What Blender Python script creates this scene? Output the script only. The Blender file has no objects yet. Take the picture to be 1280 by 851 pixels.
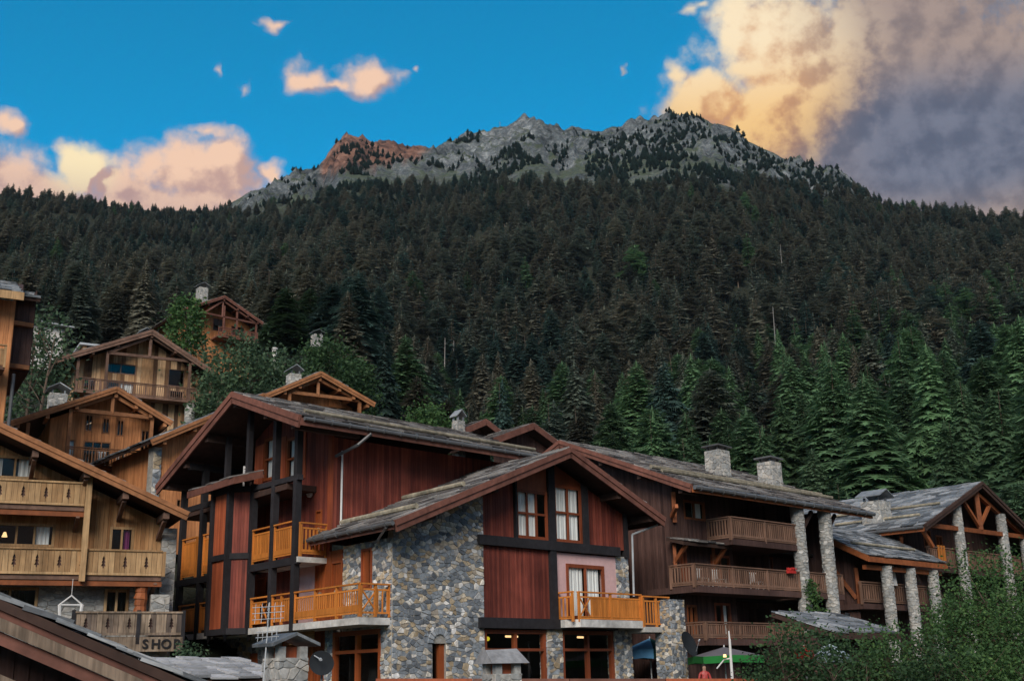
import bpy, math, random
import numpy as np
from mathutils import Vector, Matrix

random.seed(7)
rng = np.random.default_rng(7)
scene = bpy.context.scene
COL = scene.collection
R_ = math.radians

# ------------------------------------------------------------------ camera
FPX, PITCH, ROLL, EYE = 1440.0, R_(16.3), R_(-1.3), Vector((0, 0, 1.7))
cam_d = bpy.data.cameras.new('camera')
cam = bpy.data.objects.new('camera', cam_d)
COL.objects.link(cam)
cam_d.sensor_width = 36.0
cam_d.lens = 36.0 * FPX / 1280.0
cam_d.clip_start, cam_d.clip_end = 0.1, 20000
CM = Matrix.Rotation(math.pi / 2 + PITCH, 3, 'X') @ Matrix.Rotation(ROLL, 3, 'Z')
cam.matrix_world = Matrix.Translation(EYE) @ CM.to_4x4()
scene.camera = cam


def ray(x, y):
    return CM @ Vector(((x - 640) / FPX, -(y - 425.5) / FPX, -1.0))


def proj(p):
    d = CM.transposed() @ (Vector(p) - EYE)
    return 640 - FPX * d.x / d.z, 425.5 + FPX * d.y / d.z


def azel(x, y):
    r = ray(x, y).normalized()
    return math.degrees(math.atan2(r.x, r.y)), math.degrees(math.asin(r.z))


def at(x, y, dist):
    """point seen at photograph pixel x, y at a horizontal distance"""
    r = ray(x, y)
    return EYE + r * (dist / math.hypot(r.x, r.y))


# ------------------------------------------------------------------ light
SUN_AZ, SUN_EL = -172.0, 32.0          # heading (deg from +Y, clockwise) and elevation
SKY_STRENGTH = 0.10
EXPOSURE = 1.55
world = bpy.data.worlds.new('World')
scene.world = world
world.use_nodes = True
WN = world.node_tree
for n in list(WN.nodes):
    WN.nodes.remove(n)


class NT:
    """tiny node helper"""
    def __init__(s, tree):
        s.t = tree

    def new(s, typ, **kw):
        n = s.t.nodes.new(typ)
        for k, v in kw.items():
            setattr(n, k, v)
        return n

    def set(s, sock, v):
        if isinstance(v, bpy.types.NodeSocket):
            s.t.links.new(v, sock)
        else:
            sock.default_value = v

    def math(s, op, a, b=None, c=None, clamp=False):
        n = s.new('ShaderNodeMath', operation=op, use_clamp=clamp)
        for i, v in enumerate((a, b, c)):
            if v is not None:
                s.set(n.inputs[i], v)
        return n.outputs[0]

    def vm(s, op, a, b=None, out=0):
        n = s.new('ShaderNodeVectorMath', operation=op)
        s.set(n.inputs[0], a)
        if b is not None:
            s.set(n.inputs[3 if op == 'SCALE' else 1], b)
        return n.outputs[out]

    def noise(s, vec, scale, detail=4, rough=0.5, dist=0.0, out=0):
        n = s.new('ShaderNodeTexNoise')
        if vec is not None:
            s.set(n.inputs['Vector'], vec)
        s.set(n.inputs['Scale'], scale)
        s.set(n.inputs['Detail'], detail)
        s.set(n.inputs['Roughness'], rough)
        s.set(n.inputs['Distortion'], dist)
        return n.outputs[out]

    def rng(s, v, a, b, c=0.0, d=1.0, smooth=True):
        n = s.new('ShaderNodeMapRange', interpolation_type='SMOOTHSTEP' if smooth else 'LINEAR')
        s.set(n.inputs[0], v)
        for i, q in enumerate((a, b, c, d)):
            s.set(n.inputs[i + 1], q)
        return n.outputs[0]

    def mix(s, f, a, b, blend='MIX'):
        n = s.new('ShaderNodeMix', data_type='RGBA', blend_type=blend)
        s.set(n.inputs[0], f)
        s.set(n.inputs[6], a if isinstance(a, bpy.types.NodeSocket) else (*a[:3], 1))
        s.set(n.inputs[7], b if isinstance(b, bpy.types.NodeSocket) else (*b[:3], 1))
        return n.outputs[2]

    def ramp(s, f, stops, interp='LINEAR'):
        n = s.new('ShaderNodeValToRGB')
        cr = n.color_ramp
        cr.interpolation = interp
        while len(cr.elements) < len(stops):
            cr.elements.new(0.5)
        for e, (p, c) in zip(cr.elements, stops):
            e.position = p
            e.color = (*c[:3], 1)
        s.set(n.inputs[0], f)
        return n.outputs[0]


def srgb(r, g, b):
    f = lambda c: c / 12.92 if c <= 0.04045 else ((c + 0.055) / 1.055) ** 2.4
    return f(r / 255), f(g / 255), f(b / 255)


# clouds: ellipses in azimuth / elevation (given as where they stand in the sky), broken up by noise
CLOUDS = [  # x, y, rx, ry, weight
    (975, 60, 125, 125, 1.3), (880, 128, 84, 50, 1.5), (1000, 160, 160, 95, 1.9), (930, -40, 60, 70, .8),
    (1130, 90, 190, 180, 1.7), (1290, 150, 240, 200, 1.7), (1180, -120, 290, 210, 1.3), (1500, 20, 420, 420, 1.2),
    (1120, 225, 220, 120, 1.6), (1280, 290, 250, 90, 1.5), (1700, 250, 400, 160, 1.0),
    (101, 214, 40, 44, 1.2), (240, 218, 100, 56, 1.2), (282, 200, 50, 38, 1.1), (165, 238, 80, 44, 1.2), (40, 238, 110, 50, 1.1), (-60, 225, 150, 60, 1.1), (200, 262, 200, 50, 1.2),
    (-300, 200, 160, 60, 1.0),
    (382, 103, 46, 30, 1.0), (460, 105, 58, 30, 1.0), (420, 108, 60, 22, .8),
    (345, 35, 44, 17, .5), (300, 105, 20, 22, .42), (275, 85, 9, 20, .42), (260, 165, 72, 19, .6), (8, 150, 32, 20, .85),
    (523, 97, 17, 15, .45), (775, 87, 11, 9, .18), (867, 6, 40, 18, .6), (340, 216, 40, 18, .7), (850, 95, 26, 30, .85),
    (-700, -300, 240, 70, .9), (-400, -500, 200, 60, .8), (1700, -700, 300, 120, 1.0), (2300, -100, 300, 120, 1.0)]
DEG = math.degrees(1 / FPX)


def cloud_group():
    g = bpy.data.node_groups.new('cloud_density', 'ShaderNodeTree')
    g.interface.new_socket('Dir', in_out='INPUT', socket_type='NodeSocketVector')
    g.interface.new_socket('Density', in_out='OUTPUT', socket_type='NodeSocketFloat')
    g.interface.new_socket('Angles', in_out='OUTPUT', socket_type='NodeSocketVector')
    k = NT(g)
    gi, go = k.new('NodeGroupInput'), k.new('NodeGroupOutput')
    d = gi.outputs[0]
    sp = k.new('ShaderNodeSeparateXYZ')
    k.set(sp.inputs[0], d)
    az = k.math('MULTIPLY', k.math('ARCTAN2', sp.outputs[0], sp.outputs[1]), 57.29578)
    el = k.math('MULTIPLY', k.math('ARCSINE', sp.outputs[2]), 57.29578)
    cb = k.new('ShaderNodeCombineXYZ')
    k.set(cb.inputs[0], az)
    k.set(cb.inputs[1], el)
    p = cb.outputs[0]
    n1 = k.vm('SUBTRACT', k.noise(d, 20, 3, .55, out=1), (.5, .5, .5))
    pd = k.vm('ADD', p, k.vm('SCALE', n1, 3.0))
    best = None
    for (x, y, rx, ry, w) in CLOUDS:
        a, e = azel(x, y)
        q = k.vm('MULTIPLY', k.vm('SUBTRACT', pd, (a, e, 0)), (1 / (rx * DEG), 1 / (ry * DEG), 0))
        f = k.math('MULTIPLY_ADD', k.math('SUBTRACT', 1.0, k.vm('LENGTH', q, out=1)), max(w, 1.0), min(w - 1.0, 0.0))
        best = f if best is None else k.math('SMOOTH_MAX', best, f, .15)
    # broken cloud added out of view, left, right and behind, to neutralise sky light
    away = k.rng(k.math('ABSOLUTE', az), 34, 60)
    field = k.math('MULTIPLY', k.math('SUBTRACT', k.noise(d, 3.2, 2, .55), .40), 5.0)
    best = k.math('MAXIMUM', best, k.math('SUBTRACT', field, k.math('MULTIPLY', k.math('SUBTRACT', 1.0, away), 6.0)))
    best = k.math('MINIMUM', best, 1.0)

    # billows: rounded lumps with dark creases between them, three sizes
    def bill(scale, det):
        return k.math('ABSOLUTE', k.math('SUBTRACT', k.math('MULTIPLY', k.noise(d, scale, det, .5), 2.0), 1.0))
    fb = k.math('ADD', k.math('MULTIPLY', bill(15, 1), .85), k.math('ADD', k.math('MULTIPLY', bill(40, 1), .40), k.math('MULTIPLY', bill(95, 2), .20)))
    wisp = k.math('SUBTRACT', k.noise(d, 60, 4, .68), .5)
    dens = k.math('ADD', best, k.math('ADD', k.math('MULTIPLY', k.math('SUBTRACT', fb, .24), .80), k.math('MULTIPLY', wisp, .65)))
    k.t.links.new(dens, go.inputs[0])
    k.t.links.new(p, go.inputs[1])
    return g


def build_world():
    k = NT(WN)
    out = k.new('ShaderNodeOutputWorld')
    bg = k.new('ShaderNodeBackground')
    sky = k.new('ShaderNodeTexSky', sky_type='NISHITA', sun_disc=False)
    sky.sun_elevation = R_(SUN_EL)
    sky.sun_rotation = R_(SUN_AZ)
    sky.altitude = 1800
    sky.air_density, sky.dust_density, sky.ozone_density = 1.0, 0.3, 2.0
    skyc = k.mix(1.0, sky.outputs[0], (.0, .54, .62), 'MULTIPLY')
    tc = k.new('ShaderNodeTexCoord')
    d = k.vm('NORMALIZE', tc.outputs['Generated'])
    grp = cloud_group()
    g1 = k.new('ShaderNodeGroup')
    g1.node_tree = grp
    g2 = k.new('ShaderNodeGroup')
    g2.node_tree = grp
    k.set(g1.inputs[0], d)
    # second sample a step towards the light: thicker there = this spot lies in the cloud's own shade
    k.set(g2.inputs[0], k.vm('NORMALIZE', k.vm('ADD', d, (-.012, -.002, .0095))))
    dens, p = g1.outputs[0], g1.outputs[1]
    mask = k.rng(dens, -.06, .72)
    shade = k.rng(k.math('SUBTRACT', g2.outputs[0], dens), -.26, .30)

    def field(x, y, rx, ry, lo=.35, hi=1.15):
        a, e = azel(x, y)
        q = k.vm('MULTIPLY', k.vm('SUBTRACT', p, (a, e, 0)), (1 / (rx * DEG), 1 / (ry * DEG), 0))
        return k.rng(k.vm('LENGTH', q, out=1), lo, hi, 1.0, 0.0)
    soft = k.math('SUBTRACT', k.noise(d, 7, 3, .5), .5)
    warm = k.rng(k.math('ADD', field(915, 70, 190, 200, .1, 1.3), k.math('ADD', k.math('MULTIPLY', soft, .9), k.math('MULTIPLY', k.math('SUBTRACT', shade, .5), -.20))), .08, 1.0)
    dark = k.rng(k.math('ADD', field(1210, 175, 330, 115, .1, 1.4), k.math('MULTIPLY', soft, .9)), .2, .9)
    low_o = k.rng(k.vm('DOT_PRODUCT', p, (0, 1, 0), out=1), 30.5, 25.5)
    gold = k.mix(low_o, k.mix(shade, srgb(255, 233, 196), srgb(230, 188, 148)), k.mix(shade, srgb(248, 202, 134), srgb(214, 152, 98)))
    mauve = k.mix(shade, srgb(168, 148, 140), srgb(134, 120, 120))
    slate = k.mix(shade, srgb(118, 122, 140), srgb(92, 98, 118))
    pink = k.mix(shade, srgb(246, 206, 178), srgb(196, 160, 150))
    big = k.mix(warm, k.mix(dark, mauve, slate), gold)
    right = k.rng(k.vm('DOT_PRODUCT', p, (1, 0, 0), out=1), 4.0, 7.0)
    bright = k.math('MULTIPLY', field(101, 206, 50, 48), k.rng(shade, .95, .35))
    left = k.mix(bright, pink, srgb(255, 234, 190))
    low = k.rng(k.vm('DOT_PRODUCT', p, (0, 1, 0), out=1), 24.2, 22.2)
    left = k.mix(k.math('MULTIPLY', low, .30), left, srgb(150, 130, 145))
    cl = k.mix(right, left, big)
    cl = k.vm('SCALE', cl, 1.0 / (SKY_STRENGTH * 2 ** EXPOSURE))
    k.set(bg.inputs[0], k.mix(mask, skyc, cl))
    k.set(bg.inputs[1], SKY_STRENGTH)
    WN.links.new(bg.outputs[0], out.inputs[0])


build_world()
world.cycles.sampling_method = 'MANUAL'
world.cycles.sample_map_resolution = 256
sun_d = bpy.data.lights.new('sun', 'SUN')
sun_d.energy, sun_d.angle, sun_d.color = 1.05, R_(30), (1.0, .91, .82)
sun = bpy.data.objects.new('sun', sun_d)
COL.objects.link(sun)
sv = Vector((math.sin(R_(SUN_AZ)) * math.cos(R_(SUN_EL)), math.cos(R_(SUN_AZ)) * math.cos(R_(SUN_EL)), math.sin(R_(SUN_EL))))
sun.rotation_euler = sv.to_track_quat('Z', 'Y').to_euler()
scene.view_settings.view_transform = 'Standard'
scene.view_settings.look = 'None'
scene.view_settings.exposure = EXPOSURE
scene.view_settings.gamma = 1.0
scene.cycles.max_bounces = 5
scene.cycles.diffuse_bounces = 2
scene.cycles.glossy_bounces = 2
scene.cycles.transparent_max_bounces = 8
scene.cycles.use_adaptive_sampling = True
scene.cycles.use_denoising = True

# ------------------------------------------------------------------ materials
MATS = {}


def surf(name, cols, grain=(3, 3, 3), gamt=.25, big=(.6, .25), rough=.75, bump=.3, spec=.3, interp='LINEAR', gdetail=5):
    m = bpy.data.materials.new(name)
    m.use_nodes = True
    k = NT(m.node_tree)
    b = m.node_tree.nodes['Principled BSDF']
    a = k.new('ShaderNodeAttribute', attribute_name='tint')
    c = k.ramp(a.outputs['Fac'], cols, interp)
    tc = k.new('ShaderNodeTexCoord').outputs['Object']
    n = k.noise(k.vm('MULTIPLY', tc, grain), 1.0, gdetail, .6)
    n2 = k.noise(tc, big[0], 3, .6)
    f = k.math('MULTIPLY', k.rng(n, .25, .75, 1 - gamt, 1 + gamt, False), k.rng(n2, .3, .7, 1 - big[1], 1 + big[1], False))
    k.set(b.inputs['Base Color'], k.vm('SCALE', c, f))
    k.set(b.inputs['Roughness'], rough)
    k.set(b.inputs['Specular IOR Level'], spec)
    if bump:
        bn = k.new('ShaderNodeBump')
        k.set(bn.inputs['Strength'], bump)
        k.set(bn.inputs['Distance'], .02)
        k.set(bn.inputs['Height'], n)
        m.node_tree.links.new(bn.outputs[0], b.inputs['Normal'])
    MATS[name] = m
    return m


def flat2(c, v=.25):
    return [(0, [x * (1 - v) for x in c]), (1, [x * (1 + v) for x in c])]


WG = (14, 14, 1.1)
surf('red_boards', [(0, (.125, .030, .022)), (.5, (.19, .044, .030)), (1, (.26, .066, .042))], WG, .30, (.45, .38), .7)
surf('rust_boards', [(0, (.28, .065, .028)), (1, (.42, .110, .045))], WG, .22, (.5, .2), .65)
surf('door_wood', flat2((.30, .075, .022)), WG, .25, (.7, .2), .5)
surf('frame_wood', flat2((.24, .062, .025)), WG, .25, (.7, .2), .5)
surf('orange_wood', flat2((.58, .205, .040), .2), WG, .25, (.9, .2), .5)
surf('black_beam', flat2((.022, .021, .024)), (6, 6, 6), .3, (.8, .3), .75)
surf('barge_board', flat2((.17, .072, .052)), (4, 4, 4), .3, (.7, .3), .7)
surf('soffit', flat2((.060, .034, .026)), (4, 4, 4), .3, (.7, .2), .8)
surf('dark_boards', [(0, (.052, .028, .024)), (1, (.108, .060, .050))], WG, .35, (.4, .38), .75)
surf('brown_rail', flat2((.20, .115, .078)), WG, .3, (.7, .25), .7)
surf('rust_beam', flat2((.27, .085, .030)), (4, 4, 4), .3, (.7, .25), .65)
surf('pale_boards', [(0, (.27, .130, .052)), (.5, (.37, .19, .078)), (1, (.48, .27, .125))], WG, .32, (.45, .35), .75)
surf('pale_rail', [(0, (.30, .175, .080)), (1, (.50, .325, .165))], WG, .35, (.8, .3), .75)
surf('weathered_wood', [(0, (.09, .07, .06)), (.6, (.24, .18, .13)), (1, (.36, .28, .2))], WG, .5, (.9, .5), .85)
surf('honey_beam', flat2((.30, .130, .055)), (4, 4, 4), .3, (.7, .25), .7)
surf('honey_boards', [(0, (.40, .16, .060)), (1, (.60, .26, .105))], WG, .3, (.5, .25), .7)
surf('old_boards', [(0, (.08, .045, .028)), (.25, (.22, .12, .06)), (.6, (.44, .26, .13)), (1, (.60, .41, .24))], WG, .4, (.6, .3), .8)
surf('old_beam', flat2((.17, .10, .072)), (4, 4, 4), .35, (.7, .3), .8)
STONES = [(0, (.13, .145, .16)), (.20, (.21, .235, .262)), (.42, (.30, .335, .365)), (.56, (.44, .455, .46)), (.64, (.36, .28, .18)), (.78, (.54, .45, .32)), (.90, (.64, .59, .50)), (1, (.82, .81, .78))]
surf('stone', STONES, (7, 7, 7), .4, (1.2, .2), .85, .6, .2)
surf('pale_stone', [(0, (.27, .28, .275)), (.5, (.36, .365, .35)), (.8, (.42, .40, .355)), (1, (.52, .515, .49))], (7, 7, 7), .35, (1.2, .2), .85, .6, .2)
surf('mortar', flat2((.36, .345, .31)), (8, 8, 8), .3, (1, .2), .95, .5, .1)
surf('slate', [(0, (.060, .056, .056)), (.35, (.125, .115, .110)), (.7, (.20, .190, .180)), (1, (.32, .31, .29))], (5, 5, 5), .45, (.8, .35), .8, .5, .3)
surf('blue_slate', [(0, (.085, .095, .105)), (.4, (.16, .18, .195)), (.75, (.25, .27, .285)), (1, (.38, .40, .41))], (5, 5, 5), .4, (.8, .3), .55, .5, .5)
surf('log', flat2((.30, .27, .20)), (4, 4, 4), .35, (1, .3), .85)
surf('zinc', flat2((.10, .105, .11)), (3, 3, 3), .2, (.8, .2), .4, .1, .6)
surf('bright_zinc', flat2((.42, .45, .47)), (3, 3, 3), .15, (.8, .2), .4, .1, .6)
surf('concrete', flat2((.50, .49, .46)), (4, 4, 4), .25, (.9, .3), .9, .4, .2)
surf('pink_plaster', flat2((.68, .45, .44), .05), (6, 6, 6), .08, (.7, .1), .9, .2, .2)
surf('white_plaster', flat2((.55, .53, .50), .1), (6, 6, 6), .12, (.7, .15), .9, .2, .2)
surf('white_paint', flat2((.72, .72, .70), .06), (4, 4, 4), .08, (.7, .08), .6, .05, .3)
surf('curtain', flat2((.86, .86, .83), .05), (4, 4, 1), .1, (.8, .08), .9, .1, .1)
surf('purple_cloth', flat2((.20, .04, .14), .15), (4, 4, 1), .15, (.8, .1), .9, .1, .1)
surf('wicker', flat2((.42, .22, .09), .3), (2, 2, 40), .35, (1.2, .25), .8)
surf('dish', flat2((.022, .026, .030), .1), (3, 3, 3), .1, (.8, .1), .85, .05, .1)
surf('blue_canvas', flat2((.12, .32, .55), .08), (5, 5, 5), .1, (.8, .15), .8, .1, .2)
surf('green_canvas', flat2((.012, .055, .052), .08), (5, 5, 5), .1, (.8, .1), .8, .1, .2)
surf('bright_green_canvas', flat2((.018, .17, .035), .08), (5, 5, 5), .1, (.8, .1), .8, .1, .2)
surf('grey_canvas', flat2((.13, .125, .14), .08), (5, 5, 5), .1, (.8, .1), .8, .1, .2)
surf('pale_blue_canvas', flat2((.58, .70, .78), .06), (5, 5, 5), .1, (.8, .1), .8, .1, .2)
surf('red_canvas', flat2((.50, .035, .03), .08), (5, 5, 5), .1, (.8, .1), .8, .1, .2)
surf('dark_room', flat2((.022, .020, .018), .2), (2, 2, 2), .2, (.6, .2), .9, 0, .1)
surf('yellow_lamp', flat2((.8, .62, .03), .05), (3, 3, 3), .05, (.8, .05), .6, 0, .3)
surf('trunk', flat2((.115, .085, .066), .35), (3, 3, .6), .35, (.5, .25), .9, .4, .1)
surf('dead_trunk', flat2((.28, .265, .25), .15), (3, 3, .6), .3, (.5, .2), .9, .3, .1)
surf('person_cloth', flat2((.42, .05, .05), .2), (5, 5, 5), .15, (.8, .1), .9, 0, .1)
surf('skin', flat2((.45, .26, .19), .1), (5, 5, 5), .08, (.8, .05), .7, 0, .3)


def glass_mat():
    m = bpy.data.materials.new('window_glass')
    m.use_nodes = True
    k = NT(m.node_tree)
    m.node_tree.nodes.remove(m.node_tree.nodes['Principled BSDF'])
    out = m.node_tree.nodes['Material Output']
    tr, gl = k.new('ShaderNodeBsdfTransparent'), k.new('ShaderNodeBsdfGlossy')
    k.set(tr.inputs[0], (.93, .95, .95, 1))
    k.set(gl.inputs['Roughness'], .03)
    lw = k.new('ShaderNodeFresnel')
    # thin sheet: the same index from either side, so no total reflection seen from within
    bf = k.new('ShaderNodeNewGeometry').outputs['Backfacing']
    k.set(lw.inputs[0], k.math('MULTIPLY_ADD', bf, 1 / 1.45 - 1.45, 1.45))
    mx = k.new('ShaderNodeMixShader')
    k.set(mx.inputs[0], lw.outputs[0])
    m.node_tree.links.new(tr.outputs[0], mx.inputs[1])
    m.node_tree.links.new(gl.outputs[0], mx.inputs[2])
    m.node_tree.links.new(mx.outputs[0], out.inputs[0])
    MATS['glass'] = m


glass_mat()


def lamp_mat(name, col, s):
    m = bpy.data.materials.new(name)
    m.use_nodes = True
    b = m.node_tree.nodes['Principled BSDF']
    b.inputs['Emission Color'].default_value = (*col, 1)
    b.inputs['Emission Strength'].default_value = s
    b.inputs['Base Color'].default_value = (*col, 1)
    MATS[name] = m


lamp_mat('lamp_glow', (1, .62, .28), .5)
lamp_mat('yellow_glow', (1, .80, .05), .22)


def leaf_mat(name, stops, trans=.25, inst=True, nscale=.5):
    """foliage: tree tone (htint, a property of each tree) plus leaf clump tone (tint)"""
    m = bpy.data.materials.new(name)
    m.use_nodes = True
    k = NT(m.node_tree)
    b = m.node_tree.nodes['Principled BSDF']
    a = k.new('ShaderNodeAttribute', attribute_name='tint')
    if inst:
        h = k.new('ShaderNodeAttribute', attribute_name='htint', attribute_type='INSTANCER')
        c = k.ramp(h.outputs['Fac'], stops)
        v = k.new('ShaderNodeAttribute', attribute_name='vtint', attribute_type='INSTANCER')
        c = k.vm('SCALE', c, k.rng(v.outputs['Fac'], 0, 1, .50, 1.55, False))
        c = k.vm('SCALE', c, k.rng(a.outputs['Fac'], 0, 1, .62, 1.38, False))
    else:
        c = k.ramp(a.outputs['Fac'], stops)
    k.set(b.inputs['Base Color'], c)
    k.set(b.inputs['Roughness'], .65)
    k.set(b.inputs['Specular IOR Level'], .25)
    tl = k.new('ShaderNodeBsdfTranslucent')
    k.set(tl.inputs[0], c)
    mx = k.new('ShaderNodeMixShader')
    k.set(mx.inputs[0], trans)
    m.node_tree.links.new(b.outputs[0], mx.inputs[1])
    m.node_tree.links.new(tl.outputs[0], mx.inputs[2])
    m.node_tree.links.new(mx.outputs[0], m.node_tree.nodes['Material Output'].inputs[0])
    MATS[name] = m


leaf_mat('needles', [(0, (.036, .070, .060)), (.28, (.058, .104, .084)), (.55, (.138, .132, .096)), (.75, (.075, .138, .072)), (1, (.100, .188, .085))], .35)
leaf_mat('leaf_bright', [(0, (.035, .080, .030)), (.6, (.070, .150, .048)), (1, (.13, .23, .065))], .3, False)
leaf_mat('leaf_grey', [(0, (.045, .080, .048)), (.6, (.078, .140, .072)), (1, (.13, .20, .10))], .3, False)
leaf_mat('leaf_dark', [(0, (.026, .058, .026)), (.6, (.046, .098, .040)), (1, (.08, .15, .05))], .3, False)


def terrain_mat():
    m = bpy.data.materials.new('alpine_ground')
    m.use_nodes = True
    k = NT(m.node_tree)
    b = m.node_tree.nodes['Principled BSDF']
    pos = k.new('ShaderNodeTexCoord').outputs['Object']
    rk = k.new('ShaderNodeAttribute', attribute_name='rock').outputs['Fac']
    rd = k.new('ShaderNodeAttribute', attribute_name='sunlit_redrock').outputs['Fac']
    big = k.noise(pos, .012, 5, .6)
    mid = k.noise(pos, .05, 6, .65)
    fin = k.noise(pos, .22, 5, .7)
    nz = k.new('ShaderNodeSeparateXYZ')
    k.set(nz.inputs[0], k.new('ShaderNodeNewGeometry').outputs['Normal'])
    rock = k.ramp(k.math('ADD', k.math('MULTIPLY', big, .30), k.math('ADD', k.math('MULTIPLY', mid, .38), k.math('MULTIPLY', fin, .42))), [(.44, (.026, .032, .035)), (.53, (.085, .098, .106)), (.60, (.165, .182, .19)), (.71, (.40, .415, .42))])
    redr = k.ramp(mid, [(.36, (.045, .030, .028)), (.5, (.17, .088, .064)), (.66, (.34, .19, .14))])  # red rock, with the low sun's warm light painted into its tone
    rock = k.mix(rd, rock, redr)
    grass = k.ramp(fin, [(.3, (.035, .050, .032)), (.55, (.085, .105, .07)), (.8, (.16, .175, .13))])
    flat = k.math('ADD', k.math('MULTIPLY', nz.outputs[2], 1.1), k.math('SUBTRACT', mid, .5))
    hill = k.mix(k.math('MULTIPLY', k.rng(flat, .72, 1.0), k.math('SUBTRACT', 1.0, rd)), rock, grass)
    soil = k.ramp(fin, [(.3, (.018, .022, .016)), (.7, (.045, .05, .034))])
    k.set(b.inputs['Base Color'], k.mix(rk, soil, hill))
    k.set(b.inputs['Roughness'], .95)
    k.set(b.inputs['Specular IOR Level'], .1)
    bn = k.new('ShaderNodeBump')
    k.set(bn.inputs['Strength'], .9)
    k.set(bn.inputs['Distance'], 4.0)
    k.set(bn.inputs['Height'], k.math('ADD', mid, k.math('MULTIPLY', fin, .6)))
    m.node_tree.links.new(bn.outputs[0], b.inputs['Normal'])
    MATS['ground'] = m


terrain_mat()

# ------------------------------------------------------------------ mesh helpers
def tag(o, label=None, cat=None, group=None, kind=None):
    for n, v in (('label', label), ('category', cat), ('group', group), ('kind', kind)):
        if v:
            o[n] = v
    return o


def thing(name, label, cat, loc, group=None):
    o = bpy.data.objects.new(name, None)
    COL.objects.link(o)
    o.location = loc
    o['_b'] = list(loc)
    o.empty_display_size = .3
    return tag(o, label, cat, group)


def base_of(p):
    while p is not None:
        if '_b' in p:
            return Vector(p['_b'])
        p = p.parent
    return Vector((0, 0, 0))


def mesh_obj(name, V, F, mat, parent=None, T=None, smooth=False, kind=None):
    b = base_of(parent) if parent else Vector((0, 0, 0))
    V = np.asarray(V, dtype=float).reshape(-1, 3) - np.array(b)
    me = bpy.data.meshes.new(name)
    me.from_pydata(V.tolist(), [], F)
    if T is not None:
        at_ = me.attributes.new('tint', 'FLOAT', 'FACE')
        at_.data.foreach_set('value', np.asarray(T, dtype=np.float32))
    if mat:
        me.materials.append(MATS[mat])
    if smooth:
        me.shade_smooth()
    o = bpy.data.objects.new(name, me)
    COL.objects.link(o)
    if parent:
        o.parent = parent
    if kind:
        o['kind'] = kind
    return o


class MB:
    def __init__(s):
        s.V, s.F, s.T = [], [], []

    def add(s, pts, faces, t=None):
        n = len(s.V)
        s.V.extend([tuple(p) for p in pts])
        t = random.random() if t is None else t
        for f in faces:
            s.F.append([n + i for i in f])
            s.T.append(t)

    def hexa(s, p, t=None):
        s.add(p, [(0, 3, 2, 1), (4, 5, 6, 7), (0, 1, 5, 4), (1, 2, 6, 5), (2, 3, 7, 6), (3, 0, 4, 7)], t)

    def box(s, F, u0, u1, v0, v1, z0, z1, t=None):
        P = F.P
        s.hexa([P(u0, v0, z0), P(u1, v0, z0), P(u1, v1, z0), P(u0, v1, z0), P(u0, v0, z1), P(u1, v0, z1), P(u1, v1, z1), P(u0, v1, z1)], t)

    def beam(s, p, q, w, h, t=None, up=Vector((0, 0, 1))):
        p, q = Vector(p), Vector(q)
        d = (q - p).normalized()
        x = d.cross(up)
        if x.length < 1e-4:
            x = d.cross(Vector((1, 0, 0)))
        x = x.normalized() * w / 2
        y = x.cross(d).normalized() * h / 2
        s.hexa([p - x - y, p + x - y, p + x + y, p - x + y, q - x - y, q + x - y, q + x + y, q - x + y], t)

    def prism(s, pts, off, t=None):
        n = len(pts)
        off = Vector(off)
        a = [Vector(p) for p in pts]
        f = [tuple(range(n)), tuple(range(2 * n - 1, n - 1, -1))]
        f += [(i, (i + 1) % n, n + (i + 1) % n, n + i) for i in range(n)]
        s.add(a + [p + off for p in a], f, t)

    def tube(s, p, q, r0, r1=None, n=8, t=None, cap=True):
        p, q = Vector(p), Vector(q)
        r1 = r0 if r1 is None else r1
        d = (q - p).normalized()
        x = d.orthogonal().normalized()
        y = d.cross(x)
        c = [(math.cos(2 * math.pi * i / n), math.sin(2 * math.pi * i / n)) for i in range(n)]
        pts = [p + (x * a + y * b) * r0 for a, b in c] + [q + (x * a + y * b) * r1 for a, b in c]
        f = [(i, (i + 1) % n, n + (i + 1) % n, n + i) for i in range(n)]
        if cap:
            f += [tuple(range(n - 1, -1, -1)), tuple(range(n, 2 * n))]
        s.add(pts, f, t)

    def build(s, name, mat, parent=None, kind=None, smooth=False):
        return mesh_obj(name, s.V, s.F, mat, parent, s.T, smooth, kind)


def hd(h):
    return Vector((math.sin(R_(h)), math.cos(R_(h)), 0))


class Frame:
    """building frame: u along the front (to the right), v into the building, z up"""
    def __init__(s, o, hu, hv=None, k=1.0):
        s.O = Vector((o[0], o[1], 0))
        s.U, s.V = hd(hu) * k, hd(hu - 90 if hv is None else hv) * k
        s.k = k

    def P(s, u, v, z):
        return s.O + s.U * u + s.V * v + Vector((0, 0, 1.7 + (z - 1.7) * s.k))


class Face:
    """a wall plane of a frame: s along it, z up, d outwards"""
    def __init__(s, F, ax, c):
        s.F, s.ax, s.c = F, ax, c

    def P(s, a, z, d=0.0):
        return s.F.P(a, s.c - d, z) if s.ax == 'v' else s.F.P(s.c - d, a, z)

    def box(s, mb, s0, s1, z0, z1, d0, d1, t=None):
        P = s.P
        mb.hexa([P(s0, z0, d0), P(s1, z0, d0), P(s1, z0, d1), P(s0, z0, d1), P(s0, z1, d0), P(s1, z1, d0), P(s1, z1, d1), P(s0, z1, d1)], t)


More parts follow.
